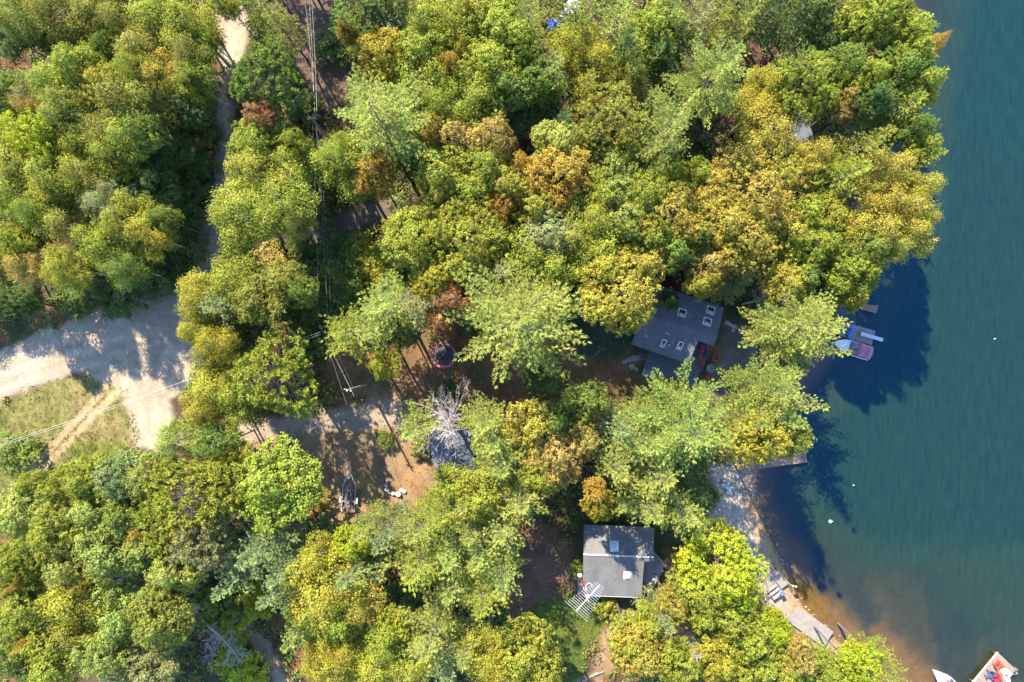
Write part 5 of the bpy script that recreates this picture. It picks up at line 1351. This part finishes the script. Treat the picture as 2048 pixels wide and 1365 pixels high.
# floats and buoys
for px, py, r, m, lab in ((1701.5, 654.5, .36, 'blue_plastic', 'round bright blue water float on the upper edge of the grey dock'),):
    o = empty('water_float', P(px, py, .5)); tag(o, lab, 'float')
    mb = MB(); mb.lathe((0, 0, .12), [(r * .2, .0), (r * .75, .03), (r, .12), (r * 1.02, .2), (r * .8, .27), (r * .3, .2)], 18); mb.build('tube', M[m], o, smooth=True)
    mb = MB(); mb.lathe((0, 0, .36), [(.03, 0), (.05, .03), (.02, .05)], 8); mb.build('valve', M['white_paint'], o)
ky = empty('cooler_box', (lambda p: (p.x, p.y, .46))(P(1698, 668, .5)), math.radians(70)); tag(ky, 'bright blue cooler box showing under branches on the grey dock', 'cooler')
mb = MB(); mb.box((0, 0, .2), (.8, .45, .4)); mb.build('box', M['blue_plastic'], ky, bevel=.04)
mb = MB(); mb.box((0, 0, .43), (.84, .49, .07)); mb.build('lid', M['blue_plastic'], ky, bevel=.03)
mb = MB(); mb.tube([(-.3, .24, .3), (-.2, .3, .34), (.2, .3, .34), (.3, .24, .3)], .02, 5); mb.build('handle', M['white_paint'], ky)
for px, py, lab in ((1660.5, 1043.5, 'white mooring buoy floating near the tip of the tree shadow'), (1707, 971, 'tiny white buoy at the edge of the deep blue shade'), (1989, 678, 'tiny white buoy far out on open green water')):
    o = empty('buoy', P(px, py, 0)); tag(o, lab, 'buoy', 'white buoys on the lake')
    r = .22 if py > 1000 else .08
    mb = MB(); mb.lathe((0, 0, 0), [(r * .3, -r * .7), (r * .9, -r * .3), (r, .05), (r * .85, r * .5), (r * .4, r * .85), (r * .12, r)], 12); mb.build('float', M['white_paint'], o, smooth=True)
    mb = MB(); mb.tube([(0, 0, r * .9), (r * .8, r * .2, r * 1.2), (r * 1.8, r * .3, .02)], .025, 5); mb.build('rope', M['white_paint'], o)
# chairs and gear on the lowest dock
dz = .52
for px, py, deg, mat, lab in ((1997, 1331, 215, 'orange_red', 'orange-red lounge chair near the far tip of the sunlit dock'), (1994, 1357, 200, 'red_plastic', 'crimson lounge chair at the picture edge on the sunlit dock'), (1981, 1350, 160, 'navy_cloth', 'navy folding chair standing left of the crimson one'.replace('left of', 'beside'))):
    o = copy_tree(ch0); p = P(px, py, .9); o.location = (p.x, p.y, dz); o.rotation_euler.z = math.radians(deg); tag(o, lab, 'chair', 'chairs on the sunlit dock'); o.scale = (1.25, 1.25, 1)
    for c in o.children:
        c.data = c.data.copy(); c.data.materials[0] = M[mat]
def float_mat(px, py, rz, L, w, mat, label, nm):
    o = empty(nm, (lambda p: (p.x, p.y, dz))(P(px, py, .5)), rz); tag(o, label, 'water toy')
    mb = MB(); n = 12; pts = [(L * math.cos(2 * PI * k / n) * (1 if abs(math.cos(2 * PI * k / n)) > .3 else .95), w * math.sin(2 * PI * k / n)) for k in range(n)]
    mb.prism(pts, .02, .14); mb.build('board', M[mat], o, bevel=.03)
    mb = MB(); mb.box((L * .3, 0, .16), (L * .5, w * .9, .03)); mb.build('pad', M[mat], o)
float_mat(2011, 1345, -.55, .75, .42, 'pale_yellow', 'pale yellow paddle board lying on the sunlit dock', 'paddle_board')
float_mat(2013, 1357, -1.0, .62, .36, 'pale_teal', 'pale teal float lying beside the yellow board on the dock', 'float_mat')
ld = empty('dock_ladder', P(2030, 1339, .5)); tag(ld, 'pale wooden ladder hanging off the tip of the sunlit dock', 'ladder')
for i in (-1, 1): mb = MB(); mb.tube([(-.5, .25 * i - .35, .12), (.25, .25 * i - .25, .12), (.3, .25 * i - .25, -.9)], .045, 5); mb.build('side_rail', M['pale_plank'], ld)
for i in range(3): mb = MB(); mb.tube([(.29, -.5, -.1 - .28 * i), (.29, 0, -.1 - .28 * i)], .03, 5); mb.build('rung', M['pale_plank'], ld)

# ------------------------------------------------------------------ beach things
for i, (px, py, deg, lab) in enumerate(((1450, 972, -18, 'faded blue sun lounger stretched out by the rocky end of beach'), (1456, 983, -14, 'short pale blue beach seat drawn up beside the sun lounger'))):
    o = empty('beach_lounger', ground(px, py), math.radians(deg)); tag(o, lab, 'lounger', 'beach loungers')
    ln = 1.5 if i == 0 else .68
    mb = MB(); mb.box((0, 0, .3), (ln * .66, .52, .06)); mb.build('seat', M['pale_teal'], o, bevel=.02)
    mb = MB(); mb.box((ln * .5, 0, .4), (ln * .36, .52, .06), 0, Matrix.Rotation(math.radians(-22), 3, 'Y')); mb.build('backrest', M['pale_teal'], o, bevel=.02)
    for sx in (-1, 1):
        for sy in (-1, 1): mb = MB(); mb.box((sx * ln * .3, sy * .22, .14), (.05, .05, .28)); mb.build('leg', M['white_paint'], o)
bf = empty('beach_fire_pit', ground(1440, 1059)); tag(bf, 'round pile of charred stones on the grey sand beach', 'fire pit')
r = random.Random(4)
for k in range(34):
    t = r.uniform(0, 2 * PI); q = .78 * math.sqrt(r.uniform(0, 1)) if k > 14 else .78
    if k <= 14: t = 2 * PI * k / 15
    o = stone_mb((0, 0, 0), r.uniform(.09, .15), r.uniform(.07, .12), r.uniform(.1, .2), 700 + k, 7).build('stone', M['char'] if k > 14 and r.random() < .6 else M['stone'], bf); o.location = (math.cos(t) * q, math.sin(t) * q, 0); o.rotation_euler.z = t
# small stones along the waterline
mb = MB(); r = random.Random(19)
for k in range(190):
    i_ = r.randrange(8, len(SHORE) - 5); f_ = r.random()
    wx_, wy_ = W([SHORE[i_]])[0]; vx_, vy_ = W([SHORE[i_ + 1]])[0]
    x_, y_ = wx_ + (vx_ - wx_) * f_ + r.gauss(-.2, .5), wy_ + (vy_ - wy_) * f_ + r.gauss(0, .4)
    s = r.uniform(.05, .17); b = stone_mb((x_, y_, gz_at(x_, y_)), s, s * r.uniform(.6, 1), s * .7, 1300 + k, 6); mb.add(b.v, b.f)
o = mb.build('shore_stones', M['stone']); tag(o, kind='stuff')
# stones at the rocky end of the beach
mb = MB(); r = random.Random(9)
for k in range(170):
    px = 1470 + 40 * r.random() + 10 * r.gauss(0, .5); py = 948 + 52 * r.random() ** 1.3
    g = ground(px, py); s = r.uniform(.05, .15)
    b = stone_mb((g.x, g.y, g.z), s, s * r.uniform(.6, 1), s * .9, 900 + k, 6); mb.add(b.v, b.f)
o = mb.build('beach_pebbles', M['stone']); tag(o, kind='stuff')
for i, (px, py, s, lab) in enumerate(((1406, 1040, .3, 'pale boulder at the wooded back of the beach'), (1409, 1049, .36, 'larger pale boulder just below the first at the beach back'), (1448, 962, .3, 'lone pale stone above the beach sun lounger'))):
    g = ground(px, py); o = stone_mb((0, 0, 0), s, s * .8, s * 1.1, 60 + i).build('boulder', M['pale_stone']); o.location = g; tag(o, lab, 'boulder', 'boulders at the beach back')

# ------------------------------------------------------------------ trampoline
tp = empty('trampoline', ground(887, 714)); tag(tp, 'round trampoline with faded red rim pad and leaf-strewn dark mat', 'trampoline')
pz = P(887, 711, 1.6) - tp.location; ox, oy = pz.x, pz.y; zt_ = .62
mb = MB(); mb.lathe((ox, oy, zt_), [(1.28, .0), (1.28, .05), (1.58, .055), (1.62, .02), (1.6, -.04), (1.3, -.03), (1.28, .0)], 40, caps=False); tpad = mb.build('rim_pad', M['pink_pad'], tp)
mb = MB()
for k in range(28):
    pass
mb.lathe((ox, oy, zt_ - .02), [(1.28, .0), (.9, -.02), (.4, -.05), (.02, -.06)], 36); mb.build('mat', M['tramp_mat'], tp)
mb = MB(); mb.tube([(ox + 1.45 * math.cos(k * PI / 20), oy + 1.45 * math.sin(k * PI / 20), zt_ - .06) for k in range(41)], .03, 5); mb.build('frame', M['steel'], tp)
for k in range(4):
    t = k * PI / 2 + .4; c, s = math.cos(t), math.sin(t); d = .45
    mb = MB(); mb.tube([(ox + 1.45 * c - d * s, oy + 1.45 * s + d * c, zt_ - .08), (ox + 1.5 * c - d * s, oy + 1.5 * s + d * c, -.05), (ox + 1.5 * c + d * s, oy + 1.5 * s - d * c, -.05), (ox + 1.45 * c + d * s, oy + 1.45 * s - d * c, zt_ - .08)], .03, 5); mb.build('leg', M['steel'], tp)

# ------------------------------------------------------------------ boat trailer
g = ground(700, 985)
tl = empty('boat_trailer', g, math.radians(-3)); tag(tl, 'empty galvanised boat trailer parked at the clearing edge', 'trailer')
mb = MB()
for s in (-1, 1): mb.tube([(s * .05, 2.62, .55), (s * .17, 2.25, .55), (s * .78, .95, .55), (s * .78, -2.3, .55)], .05, 5)
for y in (2.2, .35, -1.0, -2.2): mb.tube([(-.78 if y < 1 else -.2, y, .53), (.78 if y < 1 else .2, y, .53)], .045, 5)
mb.tube([(0, 2.55, .55), (0, 3.25, .5)], .05, 6); mb.build('frame', M['galvanised'], tl)
for s in (-1, 1):
    mb = MB(); mb.box((s * .34, -.65, .72), (.2, 3.3, .08)); mb.build('bunk', M['bunk_carpet'], tl, bevel=.01)
    mb = MB(); mb.tube([(s * .2, 1.0, .66), (s * .2, -2.1, .66)], .035, 5); mb.build('keel_rail', M['galvanised'], tl)
    wo_ = MB(); wo_.tube([(s * .9, -.95, .3), (s * 1.09, -.95, .3)], .3, 14); wh = wo_.build('wheel', M['rubber'], tl)
    rm = MB(); rm.tube([(s * .88, -.95, .3), (s * 1.1, -.95, .3)], .16, 10); rm.build('rim', M['galvanised'], wh)
    fe = MB(); n = 7; fv = []
    for k in range(n + 1):
        a = PI * k / n; fv += [(s * .86, -.95 + .44 * math.cos(a), .3 + .38 * math.sin(a)), (s * 1.12, -.95 + .44 * math.cos(a), .3 + .38 * math.sin(a))]
    fe.add(fv, [(2 * k, 2 * k + 1, 2 * k + 3, 2 * k + 2) for k in range(n)]); f_ = fe.build('fender', M['white_paint'] if s > 0 else M['galvanised'], tl); f_.modifiers.new('thick', 'SOLIDIFY').thickness = .02
    lt = MB(); lt.box((s * .7, -2.32, .62), (.2, .06, .1)); lt.build('tail_light', M['red_plastic'], tl)
mb = MB(); mb.box((0, 2.05, .9), (.12, .12, .7)); mb.box((0, 2.0, 1.2), (.2, .25, .16)); mb.build('winch_post', M['galvanised'], tl, bevel=.01)
mb = MB(); mb.lathe((0, 3.28, .47), [(.05, 0), (.08, .05), (.05, .1)], 8); mb.build('coupler', M['white_paint'], tl)
mb = MB(); mb.tube([(.1, 2.7, 0), (.1, 2.7, .65)], .03, 6); mb.build('jack', M['galvanised'], tl)

# white boulders marking the clearing edge
BL = [(774, 962, .22, 'stone', 'grey boulder, uppermost of the curved boulder row'), (774, 967, .2, 'pale_stone', 'small pale boulder second from the top of the curved row'), (773, 973, .27, 'pale_stone', 'white upright boulder third from the top of the curved row'),
      (775, 979.5, .36, 'pale_stone', 'wide white boulder at the bend of the curved row'), (778, 985, .26, 'stone', 'grey-white boulder at the lower bend of the curved row'), (786, 987, .3, 'pale_stone', 'round cream boulder in the middle bottom of the curved row'), (797, 989, .42, 'pale_stone', 'long cream boulder beside the white slab, lowest of the row')]
for i, (px, py, s, m, lab) in enumerate(BL):
    g = ground(px, py); o = stone_mb((0, 0, 0), s, s * .72, s * 1.1, 30 + i).build('boulder', M[m]); o.location = g; o.rotation_euler.z = -.3; tag(o, lab, 'boulder', 'boulders in a curved row on the clearing')
g = ground(806, 982); sb = empty('white_slab', g, -.45); tag(sb, 'flat white painted slab ending the curved boulder row', 'slab')
mb = MB(); mb.box((0, 0, .14), (.85, .34, .28)); mb.build('block', M['white_paint'], sb, bevel=.05)
mb = MB(); mb.box((.05, .02, .30), (.6, .18, .03)); mb.build('cap', M['pale_stone'], sb)

# ------------------------------------------------------------------ cars, tarp, bin
def car(loc, rz, paint, label):
    o = empty('parked_car', loc, rz); tag(o, label, 'car', 'cars half hidden by trees')
    ys = [-2.15, -2.05, -1.3, -.6, .35, 1.15, 1.95, 2.15]
    top = [.62, .9, 1.0, 1.02, 1.02, .98, .86, .6]; hw = [.72, .82, .88, .9, .9, .88, .8, .68]
    vs = []; fs = []
    for y, t, w in zip(ys, top, hw):
        vs += [(-w, y, .28), (-w * 1.0, y, .62), (-w * .9, y, t), (w * .9, y, t), (w, y, .62), (w, y, .28)]
    for i in range(len(ys) - 1):
        for k in range(6): fs.append((i * 6 + k, i * 6 + (k + 1) % 6, (i + 1) * 6 + (k + 1) % 6, (i + 1) * 6 + k))
    fs += [tuple(range(6)), tuple(42 + k for k in range(6))]
    b = MB(); b.add(vs, fs); bo_ = b.build('body', paint, o, bevel=.03)
    g = MB(); g.add([(-.8, -1.75, 1.0), (.8, -1.75, 1.0), (.8, .95, 1.0), (-.8, .95, 1.0), (-.64, -1.15, 1.42), (.64, -1.15, 1.42), (.64, .25, 1.44), (-.64, .25, 1.44)], [(0, 1, 5, 4), (1, 2, 6, 5), (2, 3, 7, 6), (3, 0, 4, 7), (4, 5, 6, 7)]); g.build('window', M['glass'], o)
    r_ = MB(); r_.slab([(-.62, -1.1, 1.47), (.62, -1.1, 1.47), (.62, .2, 1.49), (-.62, .2, 1.49)], .05); r_.build('roof', paint, o, bevel=.02)
    for sx in (-1, 1):
        for y in (-1.35, 1.35):
            w = MB(); w.tube([(sx * .72, y, .32), (sx * .92, y, .32)], .32, 14); wo2 = w.build('wheel', M['rubber'], o)
            h = MB(); h.tube([(sx * .8, y, .32), (sx * .93, y, .32)], .18, 10); h.build('rim', M['steel'], wo2)
        l = MB(); l.box((sx * .55, 2.1, .68), (.3, .1, .14)); l.build('headlight', M['lamp'], o)
        l = MB(); l.box((sx * .62, -2.12, .72), (.22, .08, .14)); l.build('tail_light', M['red_plastic'], o)
        mr_ = MB(); mr_.box((sx * .98, .62, 1.02), (.2, .1, .13)); mr_.build('mirror', paint, o, bevel=.02)
    return o
car(ground(409, 694), math.radians(-8), M['car_blue'], 'blue parked car half under yellow branches at the road junction')
car(ground(1136, 34), math.radians(-30), M['car_white'], 'white parked car glimpsed between trees behind the blue tarp')
tp2 = empty('tarp_pile', ground(1112, 54)); tag(tp2, 'rumpled bright blue tarp over a pile among the upper trees', 'tarp')
vs = []; rr = random.Random(3); n = 9
for i in range(n):
    for j in range(n):
        a, b = i / (n - 1) * 2 - 1, j / (n - 1) * 2 - 1
        vs.append((a * 1.0 + rr.uniform(-.05, .05), b * .8 + rr.uniform(-.05, .05), max(.04, 1.15 * (1 - max(abs(a), abs(b)) ** 3) + rr.uniform(-.08, .08))))
mb = MB(); mb.add(vs, [(i * n + j, (i + 1) * n + j, (i + 1) * n + j + 1, i * n + j + 1) for i in range(n - 1) for j in range(n - 1)]); o = mb.build('cover', M['blue_tarp'], tp2); o.modifiers.new('thick', 'SOLIDIFY').thickness = .02
mb = MB(); mb.tube([(-.9, 0, .75), (.9, .1, .8)], .02, 4); mb.build('rope', M['wire_dark'], tp2)
bn_ = empty('blue_bin', ground(281, 548), .4); tag(bn_, 'small blue bin at the shaded verge of the road bend', 'bin')
mb = MB(); mb.prism([(-.28, -.25), (.28, -.25), (.28, .25), (-.28, .25)], 0, .95); mb.build('box', M['blue_plastic'], bn_, bevel=.03)
mb = MB(); mb.box((0, 0, .99), (.64, .6, .07)); mb.build('lid', M['blue_plastic'], bn_, bevel=.02)
# lawn odds: cut logs and a pale panel beside the path
for i, (px, py, ln, deg, lab) in enumerate(((1180, 1354, 2.2, 30, 'grey rotten log by the lawn path, longest of the three'), (1195, 1348, 1.5, 22, 'grey rotten log lying above the longest one by the lawn path'), (1170, 1362, 1.6, 38, 'grey rotten log at the picture edge beside the lawn path'))):
    o = empty('log', ground(px, py), math.radians(deg)); tag(o, lab, 'log', 'rotten logs by the lawn path')
    mb = MB(); mb.tube([(-ln / 2, 0, .1), (0, .05, .12), (ln / 2, 0, .1)], .13, 8, .1); mb.build('wood', M['rotten_wood'], o)
    mb = MB(); mb.tube([(ln * .1, .05, .14), (ln * .3, .35, .25)], .04, 6); mb.build('stub', M['rotten_wood'], o)
o = empty('board_panel', ground(1238, 1250), .5); tag(o, 'pale square board leaning at the end of the lawn path', 'board')
mb = MB(); mb.box((0, 0, .12), (.6, .55, .05), 0, Matrix.Rotation(.25, 3, 'X')); mb.build('board', M['white_paint'], o)
mb = MB(); mb.box((0, .2, .05), (.5, .06, .08)); mb.build('batten', M['pale_plank'], o)

# ------------------------------------------------------------------ poles and wires
def pole(px, py, H, label, arm_rot):
    g = ground(px, py); o = empty('utility_pole', g); tag(o, label, 'utility pole', 'poles of the roadside power line')
    mb = MB(); mb.tube([(0, 0, -.3), (0, 0, H)], .17, 10, .11); mb.build('post', M['pole_wood'], o)
    mb = MB(); mb.box((0, 0, H - .6), (.9, .08, .09), arm_rot); mb.build('crossarm', M['pole_wood'], o)
    for k in (-1, 0, 1):
        mb = MB(); mb.lathe((math.cos(arm_rot) * k * .38, math.sin(arm_rot) * k * .38, H - .54), [(.03, 0), (.06, .05), (.04, .12), (.06, .16), (.02, .22)], 8); mb.build('insulator', M['lamp'], o)
    return g + Vector((0, 0, H))
pA = pole(735, 769, 10.5, 'utility pole at the clearing edge seen leaning over the driveway', -.3)
pB = pole(668, 288, 10.0, 'utility pole standing among dark brush on the forest wire line', .15)
def wire(p, q, sag, r, label, mat='wire_metal', n=14):
    o = empty('power_line', (p + q) / 2); tag(o, label, 'power line', 'overhead wires')
    c = (p + q) / 2; mb = MB()
    mb.tube([p.lerp(q, i / n) - c - Vector((0, 0, sag * 4 * (i / n) * (1 - i / n))) for i in range(n + 1)], r, 4); mb.build('wire', M[mat], o)
def Z(px, py, z): return P(px, py, z)
zp = pA.z - .4; zq = pB.z - .4
wire(Z(607, -25, 10.2), Z(631, 245, zq), .5, 0.015, 'overhead wire along the forest line, leaving the top edge first')
wire(Z(616, -25, 10.2), Z(629.5, 243, zq), .4, 0.014, 'overhead wire of the forest line, middle one of the three at the top')
wire(Z(622, -25, 10.2), Z(634, 240, zq), .3, 0.014, 'overhead wire of the forest line, lake-side one of the three at the top')
wire(Z(625, 243, zq), Z(636, 640, 9.6), .5, 0.015, 'bright overhead wire running straight past the brown forest track')
wire(Z(632, 248, zq), Z(657, 690, 9.6), .5, 0.014, 'overhead wire slanting gently away from the straight one below the forest pole')
wire(Z(634, 252, zq), Z(664, 700, 9.4), .9, 0.009, 'faint thin overhead wire farthest towards the lake below the forest pole')
wire(Z(636, 640, 9.6), Z(694, 812, 9.2), .2, 0.015, 'overhead wire dropping past the utility pole towards the clearing')
wire(Z(657, 690, 9.6), Z(708, 792, zp), .1, 0.014, 'overhead wire passing just beside the utility pole top from the forest')
wire(Z(672, 700, 9.4), Z(716, 800, 8.6), .2, 0.013, 'short overhead wire just beyond the utility pole on its lake side')
wire(Z(-30, 899, 8.6), Z(322, 779, 9.2), .7, 0.024, 'pale overhead cable crossing the dry meadow, upper of the pair', 'cable_pale')
wire(Z(-30, 903, 8.4), Z(322, 783, 9.0), .9, 0.021, 'pale overhead cable crossing the dry meadow, lower of the pair', 'cable_pale')
wire(Z(322, 779, 9.2), Z(641, 664, 10.0), .25, 0.024, 'bright overhead cable crossing the sandy junction to the pines, upper one', 'cable_pale')
wire(Z(322, 783, 9.0), Z(641, 669, 9.8), .25, 0.021, 'bright overhead cable crossing the sandy junction to the pines, lower one', 'cable_pale')
wire(Z(1170, 728, 6.0), rf(0.2, -.3) + Vector((0, 0, .25)), .35, 0.009, 'thin service wire slanting from the big pine to the cottage roof')
wire(Z(756, 834, 1.3), Z(802, 976, 1.15), .05, 0.011, 'thin dark strand imitating a wire shadow over the clearing to the white slab', 'wire_dark')  # added strand just above the ground, drawn in place of a thin cast shadow
wire(Z(820, 1142, 8), Z(842, 1205, 7), .1, 0.011, 'short pale wire glimpsed in the dark pocket among lower pines')

# fallen leaves and needles caught on the roofs
def roof_litter(parent, pts, n, seed):
    """pts: four roof corners in order; leaves lie on the slope"""
    r = np.random.RandomState(seed)
    q = [np.array(p) for p in pts]; a, b = r.rand(n), r.rand(n) ** 1.3
    C = ((1 - a)[:, None] * q[0] + a[:, None] * q[1]) * (1 - b)[:, None] + ((1 - a)[:, None] * q[3] + a[:, None] * q[2]) * b[:, None]
    nn = unit(np.cross(q[1] - q[0], q[3] - q[0])); nn = nn if nn[2] > 0 else -nn
    C = C + nn * 0.03; Nn = unit(nn + r.normal(0, .15, (n, 3)))
    V, F = leaf_quads(C, np.cross(Nn, r.normal(0, 1, (n, 3))), Nn, r.uniform(.09, .2, n), r.uniform(.05, .12, n))
    o = link('leaf_litter', mesh_np('leaf_litter', V, F, M['litter_leaf'], attrs={'tint': ('FACE', r.rand(n))}), parent)
    o.color = (.24, .15, .06, .2); o['kind'] = 'stuff'
roof_litter(ro_cottage, [rf(0.1, -.1), rf(8.8, -.1), rf(8.8, -3.6), rf(.1, -3.6)], 260, 5)
roof_litter(ro_cottage, [rf(0, .1), rf(7, .1), rf(7, 3.7), rf(0, 3.7)], 200, 6)
roof_litter(ro_cabin, [P(1168, 1108, 4.88), P(1305, 1113.5, 4.88), P(1308, 1058, 3.55), P(1168, 1052, 3.55)], 220, 7)
roof_litter(ro_cabin, [P(1168, 1111, 4.88), P(1286, 1115.5, 4.88), P(1281, 1193, 3.55), P(1166, 1189, 3.55)], 150, 8)
